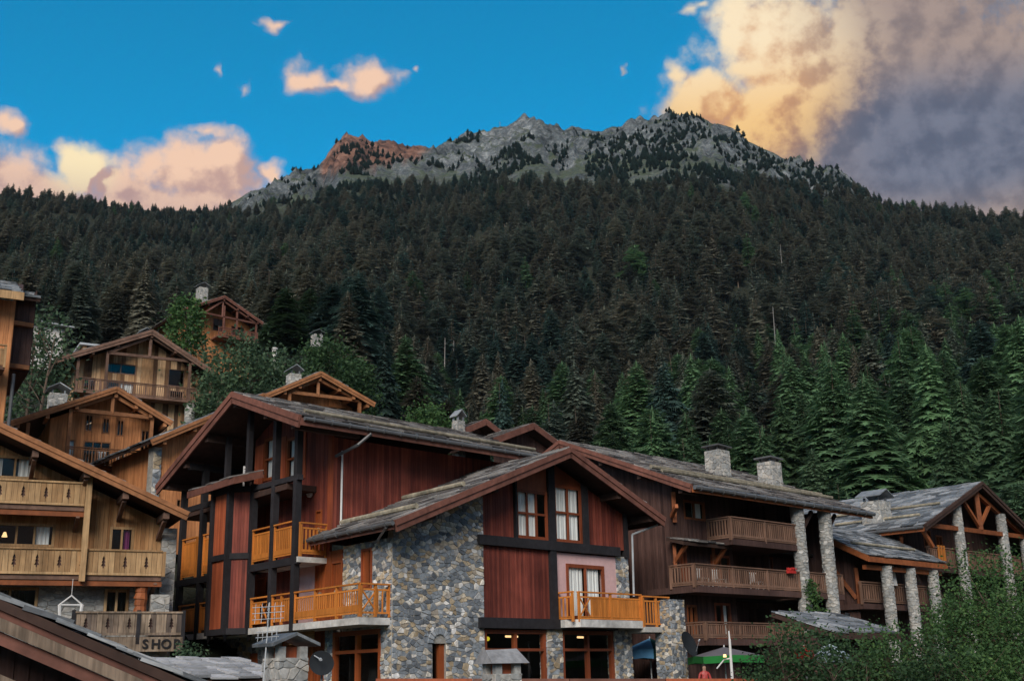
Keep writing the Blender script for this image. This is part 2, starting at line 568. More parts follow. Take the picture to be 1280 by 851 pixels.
def boards(G, s0, s1, z0, top, holes=(), w=.14, d=0.0, th=.03, mb=None, bottom=None, gap=.012):
    """vertical board cladding with a sloped or flat top, openings left free"""
    mb = mb or MB()
    topf = top if callable(top) else (lambda s: top)
    n = max(1, int(round((s1 - s0) / w)))
    cuts = sorted(set([round(s0 + (s1 - s0) * i / n, 4) for i in range(n + 1)] + [round(h, 4) for q in holes for h in q[:2] if s0 < h < s1]))
    cuts = [c for i, c in enumerate(cuts) if i == 0 or c - cuts[i - 1] > .02 or c == cuts[-1]]
    for a, b in zip(cuts, cuts[1:]):
        m = (a + b) / 2
        segs = [(z0, None)]
        hs = sorted([h[2:4] for h in holes if h[0] < m < h[1]])
        out, lo = [], z0
        for h0, h1 in hs:
            if h0 > lo + .01:
                out.append((lo, h0))
            lo = max(lo, h1)
        out.append((lo, None))
        t = random.random()
        e = random.uniform(0, .006)
        for q0, q1 in out:
            ta, tb = (topf(a), topf(b)) if q1 is None else (q1, q1)
            if min(ta, tb) <= q0 + .01:
                ta, tb = max(ta, q0 + .01), max(tb, q0 + .01)
                if max(ta, tb) <= q0 + .02:
                    continue
            P = G.P
            for (x0, x1, d0, d1, tt) in ((a, b, d - .03, d, t * .5), (a + gap / 2, b - gap / 2, d, d + th + e, t)):
                mb.hexa([P(x0, q0, d0), P(x1, q0, d0), P(x1, q0, d1), P(x0, q0, d1), P(x0, ta, d0), P(x1, tb, d0), P(x1, tb, d1), P(x0, ta, d1)], tt)
    return mb


def clip(poly, a, b, c):
    """keep a*x+b*y<=c"""
    out = []
    for i in range(len(poly)):
        p, q = poly[i], poly[(i + 1) % len(poly)]
        fp, fq = a * p[0] + b * p[1] - c, a * q[0] + b * q[1] - c
        if fp <= 0:
            out.append(p)
        if (fp < 0 < fq) or (fq < 0 < fp):
            t = fp / (fp - fq)
            out.append((p[0] + (q[0] - p[0]) * t, p[1] + (q[1] - p[1]) * t))
    return out


def area(p):
    return abs(sum(p[i][0] * p[(i + 1) % len(p)][1] - p[(i + 1) % len(p)][0] * p[i][1] for i in range(len(p)))) / 2


def cells(s0, s1, z0, z1, size, asp=1.5, gap=.02, drop=.2, holes=(), clips=(), seed=1):
    """irregular rubble stones as polygons"""
    R = random.Random(seed)
    dx, dz = size * asp, size
    pts = {}
    ni, nj = int((s1 - s0) / dx) + 3, int((z1 - z0) / dz) + 3
    for j in range(-1, nj):
        for i in range(-1, ni):
            if R.random() > drop:
                pts[i, j] = (s0 + (i + .5 + (.5 if j % 2 else 0) + R.uniform(-.45, .45)) * dx, z0 + (j + .5 + R.uniform(-.42, .42)) * dz)
    res = []
    for (i, j), p in pts.items():
        poly = [(s0, z0), (s1, z0), (s1, z1), (s0, z1)]
        for a in range(-3, 4):
            for b in range(-3, 4):
                q = pts.get((i + a, j + b))
                if q is None or (a == 0 and b == 0):
                    continue
                nx, nz = (q[0] - p[0]) / asp, (q[1] - p[1])
                # bisector in the stretched metric
                A, B = nx / asp, nz
                L = math.hypot(A, B)
                mx, mz = (p[0] + q[0]) / 2, (p[1] + q[1]) / 2
                poly = clip(poly, A / L, B / L, (A * mx + B * mz) / L - gap / 2)
                if len(poly) < 3:
                    break
            if len(poly) < 3:
                break
        if len(poly) < 3:
            continue
        for c in clips:
            poly = clip(poly, *c)
            if len(poly) < 3:
                break
        if len(poly) < 3:
            continue
        cx, cz = sum(q[0] for q in poly) / len(poly), sum(q[1] for q in poly) / len(poly)
        bad = False
        for h in holes:
            ex = [h[0] - cx, cx - h[1], h[2] - cz, cz - h[3]]
            if max(ex) <= 0:
                bad = True
                break
            w = ex.index(max(ex))
            poly = clip(poly, *[(1, 0, h[0]), (-1, 0, -h[1]), (0, 1, h[2]), (0, -1, -h[3])][w])
            if len(poly) < 3:
                bad = True
                break
        if bad or area(poly) < size * size * .06:
            continue
        rp = []
        for q in range(len(poly)):
            a, b, c = poly[q - 1], poly[q], poly[(q + 1) % len(poly)]
            if math.hypot(a[0] - b[0], a[1] - b[1]) < .02:
                continue
            k = .13
            rp.append((b[0] + (a[0] - b[0]) * k, b[1] + (a[1] - b[1]) * k))
            rp.append((b[0] + (c[0] - b[0]) * k, b[1] + (c[1] - b[1]) * k))
        if len(rp) >= 3:
            res.append(rp)
    return res


def stone_geo(P, poly, d0=0.0, proud=None):
    cx, cz = sum(q[0] for q in poly) / len(poly), sum(q[1] for q in poly) / len(poly)
    h = random.uniform(.012, .04) if proud is None else proud
    n = len(poly)
    k = .90
    tl, tr = random.uniform(-.012, .012), random.uniform(-.012, .012)
    V = [P(x, z, d0) for x, z in poly] + [P(cx + (x - cx) * k, cz + (z - cz) * k, d0 + h + (tl if x < cx else tr)) for x, z in poly]
    F = [(i, (i + 1) % n, n + (i + 1) % n, n + i) for i in range(n)] + [tuple(range(n, 2 * n))]
    return V, F


def rubble(parent, pieces, mat='stone', indiv=0, name='stones', skew=1.0):
    """pieces: (P, poly). The largest `indiv` become own objects under parent, the rest one joined part"""
    pieces = sorted(pieces, key=lambda q: -area(q[1]))
    rest = MB()
    for i, (P, poly) in enumerate(pieces):
        V, F = stone_geo(P, poly)
        t = random.random() ** skew
        if i < indiv:
            mesh_obj('stone', V, F, mat, parent, [t] * len(F))
        else:
            rest.add(V, F, t)
    if rest.V:
        rest.build(name, mat, parent, kind='stuff')


def window(parent, G, s0, s1, z0, z1, fm='frame_wood', cols=2, rows=1, curtain=None, rec=.06, fw=.09, name='window', half=None, proud=.05):
    """framed window with glass panes, set into an opening"""
    mb = MB()
    for a, b in ((s0, s0 + fw), (s1 - fw, s1)):
        G.box(mb, a, b, z0, z1, -rec, proud)
    for a, b in ((z0, z0 + fw), (z1 - fw, z1)):
        G.box(mb, s0 + fw, s1 - fw, a, b, -rec, proud - .004)
    xs = [s0 + fw + (s1 - s0 - 2 * fw) * i / cols for i in range(cols + 1)]
    zs = [z0 + fw + (z1 - z0 - 2 * fw) * i / rows for i in range(rows + 1)]
    if half:
        zs = [z0 + fw, z0 + fw + (z1 - z0 - 2 * fw) * half, z1 - fw]
    for x in xs[1:-1]:
        G.box(mb, x - fw * .4, x + fw * .4, z0 + fw, z1 - fw, -rec, proud - .01)
    for z in zs[1:-1]:
        G.box(mb, s0 + fw, s1 - fw, z - fw * .35, z + fw * .35, -rec, proud - .014)
    o = mb.build(name, fm, parent)
    for i in range(len(xs) - 1):
        for j in range(len(zs) - 1):
            p = MB()
            p.add([G.P(x, z, -rec * .5) for x, z in ((xs[i] + .01, zs[j] + .01), (xs[i + 1] - .01, zs[j] + .01), (xs[i + 1] - .01, zs[j + 1] - .01), (xs[i] + .01, zs[j + 1] - .01))], [(0, 1, 2, 3)])
            p.build('pane', 'glass', o)
    if curtain:
        for (a, b, cm) in curtain:
            c = MB()
            A, B = s0 + fw + (s1 - s0 - 2 * fw) * a, s0 + fw + (s1 - s0 - 2 * fw) * b
            n = max(6, int(abs(B - A) / .05))
            for i in range(n):
                x0, x1 = A + (B - A) * i / n, A + (B - A) * (i + 1) / n
                d0, d1 = [-rec - .055 + .03 * math.sin(q * 2.1 + 1.3 * math.sin(q * .7)) for q in (i, i + 1)]
                c.add([G.P(x0, z0 + .03, d0), G.P(x1, z0 + .03, d1), G.P(x1, z1 - .03, d1), G.P(x0, z1 - .03, d0)], [(0, 1, 2, 3)], .5)
            c.build('curtain', cm, o, smooth=True)
    return o


def door(parent, G, s0, s1, z0, z1, mat='door_wood', knob=True):
    mb = MB()
    boards(G, s0 + .08, s1 - .08, z0, z1 - .08, w=.16, d=-.06, mb=mb)
    G.box(mb, s0, s0 + .08, z0, z1, -.08, .05, .6)
    G.box(mb, s1 - .08, s1, z0, z1, -.08, .05, .6)
    G.box(mb, s0 + .08, s1 - .08, z1 - .08, z1, -.08, .045, .6)
    o = mb.build('door', mat, parent)
    if knob:
        k = MB()
        x = s0 + (s1 - s0) * .55
        k.tube(G.P(x, z0 + 1.15, -.03), G.P(x, z0 + 1.15, .05), .10, n=10)
        k.build('wreath', 'weathered_wood', o)
    return o


def railing(parent, G, s0, s1, z0, z1, mat='orange_wood', pitch=.15, slat=.085, post=1.7, low=.28, d=0.0, gap=.14, xfirst=False, ends=(True, True)):
    """balcony railing: posts, handrail, slats, skirting boards"""
    mb = MB()
    n = max(1, int(round((s1 - s0) / post)))
    for i in range(n + 1):
        if (i == 0 and not ends[0]) or (i == n and not ends[1]):
            continue
        x = s0 + (s1 - s0) * i / n
        G.box(mb, x - .055, x + .055, z0 - .10, z1, d - .04, d + .06)
    G.box(mb, s0, s1, z1 - gap - .07, z1 - gap, d - .02, d + .03)
    G.box(mb, s0, s1, z0 + .02, z0 + .09, d - .02, d + .03)
    if low > .12:
        G.box(mb, s0, s1, z0 + .10, z0 + low, d + .005, d + .045)
    m = max(1, int((s1 - s0) / pitch))
    x0 = s0
    if xfirst:
        e = s0 + .75
        mb.beam(G.P(s0 + .05, z0 + .1, d), G.P(e, z1 - gap - .05, d), .05, .05)
        mb.beam(G.P(e, z0 + .1, d), G.P(s0 + .05, z1 - gap - .05, d), .05, .05)
        x0 = e
    for i in range(m):
        x = s0 + (s1 - s0) * (i + .5) / m
        if x < x0:
            continue
        G.box(mb, x - slat / 2, x + slat / 2, z0 + .08, z1 - gap - .06, d - .012, d + .018)
    o = mb.build('railing', mat, parent)
    h = MB()
    G.box(h, s0 - .05, s1 + .05, z1, z1 + .06, d - .07, d + .09)
    h.build('handrail', mat, o)
    return o


SLAB = []


def slab_meshes():
    for j in range(12):
        r = random.Random(100 + j)
        q = lambda: r.uniform(-.09, .09)
        V = []
        for z in (0, 1):
            for (x, y) in ((0, 0), (1, 0), (1, 1), (0, 1)):
                V.append((x + (q() if z else 0) * .7, y + (q() if z and y == 0 else 0), z))
        for i in range(4):
            V[i] = (V[i + 4][0], V[i + 4][1], 0)
        me = bpy.data.meshes.new('slate')
        F = [(0, 3, 2, 1), (4, 5, 6, 7), (0, 1, 5, 4), (1, 2, 6, 5), (2, 3, 7, 6), (3, 0, 4, 7)]
        me.from_pydata(V, [], F)
        a = me.attributes.new('tint', 'FLOAT', 'FACE')
        a.data.foreach_set('value', np.full(6, (j * 5 % 12) / 11.0, dtype=np.float32))
        SLAB.append((me, V, F))


slab_meshes()
SLAB_BY_MAT = {}


def slates(parent, p0, p1, up, row=.42, w=(.45, .95), mat='slate', indiv=300, th=(.035, .075)):
    """stone slabs on the slope that starts with the eave p0-p1 and runs up the vector `up`"""
    p0, p1, up = Vector(p0), Vector(p1), Vector(up)
    e = (p1 - p0)
    L = e.length
    e.normalize()
    S = up.length
    s = up.normalized()
    n = e.cross(s)
    if n.z < 0:
        n = -n
    rows = max(1, int(S / row))
    items = []
    for j in range(rows):
        x = random.uniform(-.3, 0)
        while x < L:
            ww = random.uniform(*w)
            h = random.uniform(*th)
            a = max(x, -.02)
            b = min(x + ww - .02, L + .02)
            x += ww
            if b - a < .12:
                continue
            y = j * S / rows + random.uniform(-.05, .05) - (.06 if j == 0 else 0)
            ln = min(S / rows * 1.55, S - y)
            items.append((a, b - a, y, ln, h))
    if (mat not in SLAB_BY_MAT):
        lst = []
        for me, V, F in SLAB:
            c = me.copy()
            c.materials.append(MATS[mat])
            lst.append(c)
        SLAB_BY_MAT[mat] = lst
    rest = MB()
    base = base_of(parent)
    if indiv and len(items) > indiv:
        order = sorted(range(len(items)), key=lambda i: -items[i][1] / max(1.0, (p0 + e * items[i][0] - EYE).length))
    else:
        order = list(range(len(items)))
    for c, i in enumerate(order):
        a, ww, y, ln, h = items[i]
        org = p0 + e * a + s * y + n * (h * .9 + random.uniform(0, .012))
        tip = (s * ln - n * (h * 1.1))
        M = Matrix((e * ww, tip, n * h)).transposed()
        k = random.randrange(12)
        if c < indiv:
            o = bpy.data.objects.new('slate', SLAB_BY_MAT[mat][k])
            COL.objects.link(o)
            o.parent = parent
            o.matrix_basis = Matrix.Translation(org - base) @ M.to_4x4()
        else:
            me, V, F = SLAB[k]
            rest.add([org + M @ Vector(v) for v in V], F, (k * 5 % 12) / 11.0)
    if rest.V:
        rest.build('slates', mat, parent, kind='stuff')


def roof_plane(parent, e0, e1, r1, r0, mat='slate', indiv=0, deck='soffit', th=.16, row=.42, w=(.45, .95), name='roof', lift=0.0, parts=True):
    """one roof slope: eave e0-e1, ridge r0-r1; deck with slabs"""
    e0, e1, r0, r1 = [Vector(q) for q in (e0, e1, r0, r1)]
    mb = MB()
    n = (e1 - e0).cross(r0 - e0).normalized()
    if n.z < 0:
        n = -n
    mb.prism([e0, e1, r1, r0], -n * th, .5)
    o = mb.build(name, deck, parent)
    slates(o, e0, e1, r0 - e0, row, w, mat, indiv)
    return o


def barge(parent, p, q, mat='barge_board', h=.36, w=.08, out=Vector((0, 0, 0)), name='barge_board'):
    mb = MB()
    d = Vector(q) - Vector(p)
    mb.beam(Vector(p) - Vector((0, 0, h * .5)), Vector(q) - Vector((0, 0, h * .5)), w, h, .55)
    o = out
    mb.beam(Vector(p) + o - Vector((0, 0, h * .22)), Vector(q) + o - Vector((0, 0, h * .22)), w * .8, h * .5, .8)
    return mb.build(name, mat, parent)


def gutter(parent, p, q, r=.09, mat='zinc', brackets=True):
    mb = MB()
    mb.tube(p, q, r, n=8)
    if brackets:
        p, q = Vector(p), Vector(q)
        n = int((q - p).length / .9)
        d = (q - p).normalized()
        for i in range(n):
            c = p + d * (i + .5) * .9
            mb.tube(c - d * .03, c + d * .03, r * 1.35, n=8)
    return mb.build('gutter', mat, parent, smooth=False)


def chimney(parent, F, u, v, z0, z1, w=.9, dpt=.9, mat='pale_stone', cap='slab', size=.2):
    """square stone stack with stone faces and a raised cap"""
    mb = MB()
    mb.box(F, u - w / 2, u + w / 2, v - dpt / 2, v + dpt / 2, z0, z1)
    o = mb.build('chimney', 'mortar', parent)
    pcs = []
    sd = int(u * 31 + v * 17 + z0 * 7)
    for (ax, c, a, b) in (('v', v - dpt / 2, u - w / 2, u + w / 2), ('u', u - w / 2, v - dpt / 2, v + dpt / 2)):
        G = Face(F, ax, c)
        pcs += [(G.P, q) for q in cells(a, b, z0, z1, size, 1.3, .015, .15, seed=sd)]
    G = Face(F, 'u', u + w / 2)
    P2 = lambda a, z, d, G=G: G.P(a, z, -d)
    pcs += [(P2, q) for q in cells(v - dpt / 2, v + dpt / 2, z0, z1, size, 1.3, .015, .15, seed=sd + 5)]
    rubble(o, pcs, mat)
    c = MB()
    for a in (-.36, .36):
        for b in (-.36, .36):
            c.box(F, u + a * w - .05, u + a * w + .05, v + b * dpt - .05, v + b * dpt + .05, z1, z1 + .22)
    if cap == 'slab':
        c.hexa([F.P(u - w * .62, v - dpt * .62, z1 + .22), F.P(u + w * .62, v - dpt * .62, z1 + .16), F.P(u + w * .62, v + dpt * .62, z1 + .16), F.P(u - w * .62, v + dpt * .62, z1 + .22),
                F.P(u - w * .62, v - dpt * .62, z1 + .30), F.P(u + w * .62, v - dpt * .62, z1 + .24), F.P(u + w * .62, v + dpt * .62, z1 + .24), F.P(u - w * .62, v + dpt * .62, z1 + .30)])
    else:
        a, b, t = w * .68, dpt * .68, z1 + .22
        for k in (-1, 1):
            c.prism([F.P(u + k * a, v - b, t), F.P(u + k * a, v + b, t), F.P(u, v + b, t + .38), F.P(u, v - b, t + .38)], (0, 0, .07))
    c.build('chimney_cap', 'zinc' if cap == 'slab' else 'blue_slate', o)
    return o


def column(parent, F, u, v, z0, z1, r=.42, mat='pale_stone', name='column', size=.16):
    mb = MB()
    mb.tube(F.P(u, v, z0), F.P(u, v, z1), r, r * .97, 14)
    o = mb.build(name, 'mortar', parent)
    z0, z1 = F.P(u, v, z0).z, F.P(u, v, z1).z
    c = F.P(u, v, 0)
    circ = 2 * math.pi * r

    def P(s, z, d):
        a = s / r
        return Vector((c.x + (r + d * .7) * math.cos(a), c.y + (r + d * .7) * math.sin(a), z))
    # only round the sides that can be seen from the village side
    pcs = [(P, q) for q in cells(0, circ, z0, z1, size, 1.5, .014, .12, seed=int(u * 13 + z1 * 7 + v))]
    rubble(o, pcs, mat)
    return o


def wall_rects(s0, s1, z0, z1, holes):
    xs = sorted(set([s0, s1] + [h for q in holes for h in q[:2] if s0 < h < s1]))
    out = []
    for a, b in zip(xs, xs[1:]):
        m, lo = (a + b) / 2, z0
        for h in sorted([h[2:4] for h in holes if h[0] <= m <= h[1]]):
            if h[0] > lo:
                out.append((a, b, lo, h[0]))
            lo = max(lo, h[1])
        if lo < z1:
            out.append((a, b, lo, z1))
    return out


def plain_wall(G, s0, s1, z0, z1, holes=(), th=.3, mb=None):
    mb = mb or MB()
    for a, b, c, d in wall_rects(s0, s1, z0, z1, holes):
        G.box(mb, a, b, c, d, -th, 0)
    return mb

# ------------------------------------------------------------------ terrain
def vnoise(x, y, seed=0):
    xi, yi = np.floor(x).astype(np.int64), np.floor(y).astype(np.int64)
    xf, yf = x - xi, y - yi
    def h(a, b):
        n = (a * 374761393 + b * 668265263 + seed * 974634777) & 0xffffffff
        n = ((n ^ (n >> 13)) * 1274126177) & 0xffffffff
        return ((n ^ (n >> 16)) & 0xffff) / 65535.0
    u, v = xf * xf * (3 - 2 * xf), yf * yf * (3 - 2 * yf)
    return (h(xi, yi) * (1 - u) + h(xi + 1, yi) * u) * (1 - v) + (h(xi, yi + 1) * (1 - u) + h(xi + 1, yi + 1) * u) * v


def fbm(x, y, oct=5, seed=0, ridged=False):
    t, a, s = 0, .5, 0
    for i in range(oct):
        n = vnoise(x * 2 ** i, y * 2 ** i, seed + i)
        n = 1 - abs(2 * n - 1) if ridged else n
        t, s, a = t + n * a, s + a, a * .5
    return t / s


def table(pts):
    q = [azel(x, y) for x, y in pts]
    return np.array([a for a, e in q]), np.tan(np.radians([e for a, e in q]))


SKYLINE = [(0, 243), (100, 254), (200, 263), (270, 264), (292, 252), (312, 241), (330, 234), (352, 228), (380, 218), (398, 211), (409, 200), (416, 186), (424, 175), (434, 170), (446, 173), (462, 176), (482, 180),
           (505, 184), (525, 182), (545, 185), (560, 181), (572, 180), (585, 177), (600, 172), (615, 165), (632, 157), (645, 152), (658, 151), (670, 154), (684, 160), (700, 167), (711, 163), (722, 159), (735, 158), (752, 163),
           (770, 159), (790, 155), (805, 153), (822, 152), (832, 146), (846, 149), (855, 143), (866, 145), (876, 146), (886, 152), (900, 158), (915, 168), (930, 177), (945, 185), (960, 190), (985, 202), (1010, 211), (1040, 221),
           (1060, 231), (1085, 243), (1110, 258), (1150, 263), (1200, 268), (1280, 280)]
SA, ST = table(SKYLINE)
SA = np.concatenate([[-180, -125, -70, -45], SA, [45, 70, 125, 180]])
ST = np.concatenate([[.06, .10, .25, .38], ST, [.34, .25, .10, .06]])
TA, TT = table([(0, 200), (275, 225), (292, 264), (330, 257), (400, 247), (470, 238), (560, 231), (640, 230), (720, 238), (800, 240), (900, 236), (980, 232), (1040, 236), (1085, 243), (1110, 200), (1280, 200)])
RA = np.array([azel(x, 250)[0] for x in (0, 280, 430, 650, 860, 1090, 1280)])
RR = np.array([1000, 1280, 1500, 1450, 1400, 1250, 1020.])
NR = np.array([0, 8, 14, 36, 44, 54, 64, 75, 90, 100, 125, 150, 300.])
NLz = np.array([0, 0, -4.5, -4.5, .8, 1.6, 7.5, 10.5, 16.5, 20, 30, 39, 88.])
NRz = np.array([0, 0, -4.5, -4.5, .8, 1.2, 1.5, 1.8, 3.0, 5, 10, 16, 60.])


def height(r, az):
    r, az = np.asarray(r, float), np.asarray(az, float)
    w = np.clip((az + 11) / 9, 0, 1)
    w = w * w * (3 - 2 * w)
    near = np.interp(r, NR, NLz) * (1 - w) + np.interp(r, NR, NRz) * w
    z300 = 88 * (1 - w) + 60 * w
    fade = np.clip((np.abs(az) - 60) / 60, 0, 1)
    near = near * (1 - fade * np.clip((r - 40) / 40, 0, 1) * .8)
    z300 = z300 * (1 - fade * .8)
    Rr = np.interp(az, RA, RR)
    zR = Rr * np.interp(az, SA, ST) + 1.7
    t = np.clip((r - 300) / (Rr - 300), 0, 1)
    far = z300 + (zR - z300) * t ** 1.12
    z = np.where(r <= 300, near, far)
    z = z - np.clip(r - Rr, 0, None) * .55
    x, y = r * np.sin(np.radians(az)), r * np.cos(np.radians(az))
    z = z + (fbm(x / 90, y / 90, 4, 3) - .5) * 22 * np.clip((r - 200) / 400, 0, 1) * (1 - np.clip((t - .8) / .2, 0, 1) * .85)
    rock = np.clip((t - .66) / .10, 0, 1) * np.clip((az - azel(285, 250)[0]) / 1.5, 0, 1) * np.clip((azel(1095, 250)[0] - az) / 1.5, 0, 1)
    edge = 1 - np.clip((t - .965) / .035, 0, 1) * .74
    cr = az * 23.0      # gullies run down the face
    z = z + rock * edge * ((fbm(x / 60, y / 60, 4, 11, True) - .62) * 44 + (fbm(cr / 34 + x / 90, y / 70, 4, 15, True) - .6) * 26 + (fbm(x / 15, y / 15, 4, 21, True) - .6) * 15)
    return z


def ground_z(x, y):
    return float(height(math.hypot(x, y), math.degrees(math.atan2(x, y))))


def build_terrain():
    az = np.concatenate([np.linspace(-180, -36, 50)[:-1], np.linspace(-36, 36, 600), np.linspace(36, 180, 50)[1:]])
    near = np.concatenate([[0.01], np.linspace(4, 160, 60)])
    mid = np.concatenate([np.linspace(160, 300, 16)[1:]])
    tt = np.concatenate([np.linspace(0, .78, 60)[1:], np.linspace(.78, 1, 90)[1:]])
    beyond = np.array([8, 20, 45, 90, 200, 500, 1200.])
    Rr = np.interp(az, RA, RR)
    rows = []
    for r in near:
        rows.append(np.full(len(az), r))
    for r in mid:
        rows.append(np.full(len(az), r))
    for t in tt:
        rows.append(300 + (Rr - 300) * t)
    for b in beyond:
        rows.append(Rr + b)
    rr = np.array(rows)
    aa = np.broadcast_to(az, rr.shape)
    z = height(rr, aa)
    z = np.maximum(z, -30)
    X, Y = rr * np.sin(np.radians(aa)), rr * np.cos(np.radians(aa))
    # rock mask; red rock mask with the crag's warm light painted in
    el = (z - 1.7) / np.maximum(rr, 1)
    tl = np.interp(aa, TA, TT)
    rock = np.clip((el - tl) / .012 + .6 + (fbm(X / 40, Y / 40, 4, 31) - .5) * 2.2, 0, 1) * (rr > 600)
    a0, a1 = azel(398, 200)[0], azel(540, 200)[0]
    redline = np.interp(aa, [azel(400, 200)[0], azel(425, 200)[0], azel(460, 215)[0], azel(510, 200)[0], azel(580, 183)[0]], np.tan(np.radians([azel(400, 222)[1], azel(425, 212)[1], azel(470, 207)[1], azel(520, 199)[1], azel(580, 184)[1]])))
    red = np.clip((el - redline) / .004 + .5 + (fbm(X / 25, Y / 25, 4, 41) - .5) * 2.5, 0, 1) * np.clip((aa - a0) / .3, 0, 1) * np.clip((a1 - aa) / .6, 0, 1) * (rr > 900)
    nr, nc = rr.shape

    def part(name, i0, i1, label):
        n = i1 - i0
        V = np.stack([X[i0:i1], Y[i0:i1], z[i0:i1]], -1).reshape(-1, 3)
        i, j = np.meshgrid(np.arange(n - 1), np.arange(nc - 1), indexing='ij')
        a = (i * nc + j).ravel()
        F = np.stack([a, a + 1, a + nc + 1, a + nc], -1)
        me = bpy.data.meshes.new(name)
        me.vertices.add(len(V))
        me.vertices.foreach_set('co', V.ravel())
        me.loops.add(F.size)
        me.loops.foreach_set('vertex_index', F.ravel())
        me.polygons.add(len(F))
        me.polygons.foreach_set('loop_start', np.arange(len(F)) * 4)
        me.polygons.foreach_set('loop_total', np.full(len(F), 4))
        me.update(calc_edges=True)
        for nm, arr in (('rock', rock), ('sunlit_redrock', red)):
            q = me.attributes.new(nm, 'FLOAT', 'POINT')
            q.data.foreach_set('value', arr[i0:i1].ravel().astype(np.float32))
        me.materials.append(MATS['ground'])
        me.shade_smooth()
        o = bpy.data.objects.new(name, me)
        COL.objects.link(o)
        tag(o, label, None, None, 'structure')
    n1 = len(near)
    n2 = n1 + len(mid) + 59
    part('ground', 0, n1, 'village ground rising to the foot of the forest')
    part('hillside', n1 - 1, n2, 'steep dark hillside under the forest')
    part('mountain', n2 - 1, nr, 'bare rocky mountain ridge above the treeline')


build_terrain()

# ------------------------------------------------------------------ forest
def raw_mesh(name, V, F, T, mat):
    me = bpy.data.meshes.new(name)
    me.from_pydata([tuple(v) for v in V], [], [tuple(int(i) for i in f) for f in F])
    a = me.attributes.new('tint', 'FLOAT', 'FACE')
    a.data.foreach_set('value', np.asarray(T, dtype=np.float32))
    me.materials.append(MATS[mat])
    return me


def conifer(seed, levels, per, pairs, rmax, start, shape=.8, droop=.35, gap=.10, tw=.24, tl=1.0):
    """unit-height conifer: (trunk mesh, crown mesh) - whorls of feathered, drooping boughs"""
    r = np.random.default_rng(seed)
    V, F, T = [], [], []
    lean = r.normal(0, .012, 2)
    lump = r.uniform(0, 6.28, 3)

    def tri(a, b, c, t):
        m = len(V)
        V.extend((tuple(a), tuple(b), tuple(c)))
        F.append((m, m + 1, m + 2))
        T.append(float(np.clip(t, 0, 1)))
    for i in range(levels):
        t = start + (.985 - start) * (max(0.0, i + r.uniform(-.35, .35)) / (levels - 1)) ** .95
        t = min(max(t, start), .985)
        fr = (1 - t) / (1 - start)
        R = rmax * fr ** shape * r.uniform(.82, 1.12) + .016
        if fr > .88:
            R *= .7
        n = max(4, int(round(per * (.5 + .5 * fr))))
        a0 = r.uniform(0, 6.28)
        for b in range(n):
            if r.random() < gap:
                continue
            a = a0 + 6.283 * b / n + r.uniform(-.3, .3)
            Rb = R * r.uniform(.55, 1.22) * (1 + .16 * math.sin(a * 2 + lump[0] + t * 9))
            rise = r.uniform(-.05, .28) + .35 * max(0, t - .75)
            bt = float(np.clip(.5 + r.normal(0, .2), 0, 1))
            rad, tan = np.array([math.cos(a), math.sin(a), 0]), np.array([-math.sin(a), math.cos(a), 0])
            o = np.array([lean[0] * t, lean[1] * t, t])

            def axis(f):
                return o + rad * Rb * f + np.array([0, 0, Rb * (rise * f - (rise + droop) * f * f)])
            np_ = max(2, int(round(pairs * (.45 + .55 * Rb / rmax))))
            roll = r.normal(0, .25)
            side = tan * math.cos(roll) + np.array([0, 0, math.sin(roll)])
            for q in range(np_):
                f = .16 + .78 * (q + r.uniform(.1, .9)) / np_
                c0, c1 = axis(max(0, f - tw * .42)), axis(min(1.05, f + tw * .58))
                L = Rb * (.20 + .30 * (1 - f) + .16 * math.sin(math.pi * min(1, f))) * r.uniform(.6, 1.4) * tl
                for s in (-1, 1):
                    tip = axis(f) + side * s * L + rad * L * r.uniform(.35, .9) - np.array([0, 0, L * r.uniform(.15, .65)])
                    tri(c0, c1, tip, bt + r.normal(0, .13))
            # bough tip
            tp = axis(1.0) + rad * Rb * .12 - np.array([0, 0, Rb * .08])
            tri(axis(.78) - side * Rb * .10, axis(.78) + side * Rb * .10, tp, bt + .1)
    for k in range(4):
        a = 1.57 * k
        tri((lean[0], lean[1], 1.012), (lean[0] + .012 * math.cos(a), lean[1] + .012 * math.sin(a), .94), (lean[0] + .012 * math.cos(a + 1.57), lean[1] + .012 * math.sin(a + 1.57), .94), .5)
    mb = MB()
    mb.tube((0, 0, -.06), (lean[0] * .5, lean[1] * .5, .5), .012, .007, 6)
    mb.tube((lean[0] * .5, lean[1] * .5, .5), (lean[0], lean[1], .98), .007, .001, 5)
    crown = raw_mesh('crown', V, F, T, 'needles')
    trunk = raw_mesh('trunk', mb.V, mb.F, mb.T, 'trunk')
    return trunk, crown


FINE = [conifer(10 + i, 84, 14, 10, rm, st, sh, dr, tw=.11, tl=.68) for i, (rm, st, sh, dr) in enumerate([(.17, .07, .85, .35), (.20, .10, .7, .25), (.155, .06, .9, .5), (.19, .16, .62, .2), (.21, .08, .75, .3), (.165, .12, .8, .45), (.20, .22, .55, .15)])]
COARSE = [conifer(40 + i, 24, 11, 5, rm, st, sh, dr) for i, (rm, st, sh, dr) in enumerate([(.17, .10, .8, .35), (.21, .15, .6, .2), (.155, .08, .9, .45), (.20, .22, .5, .15), (.19, .12, .75, .3)])]


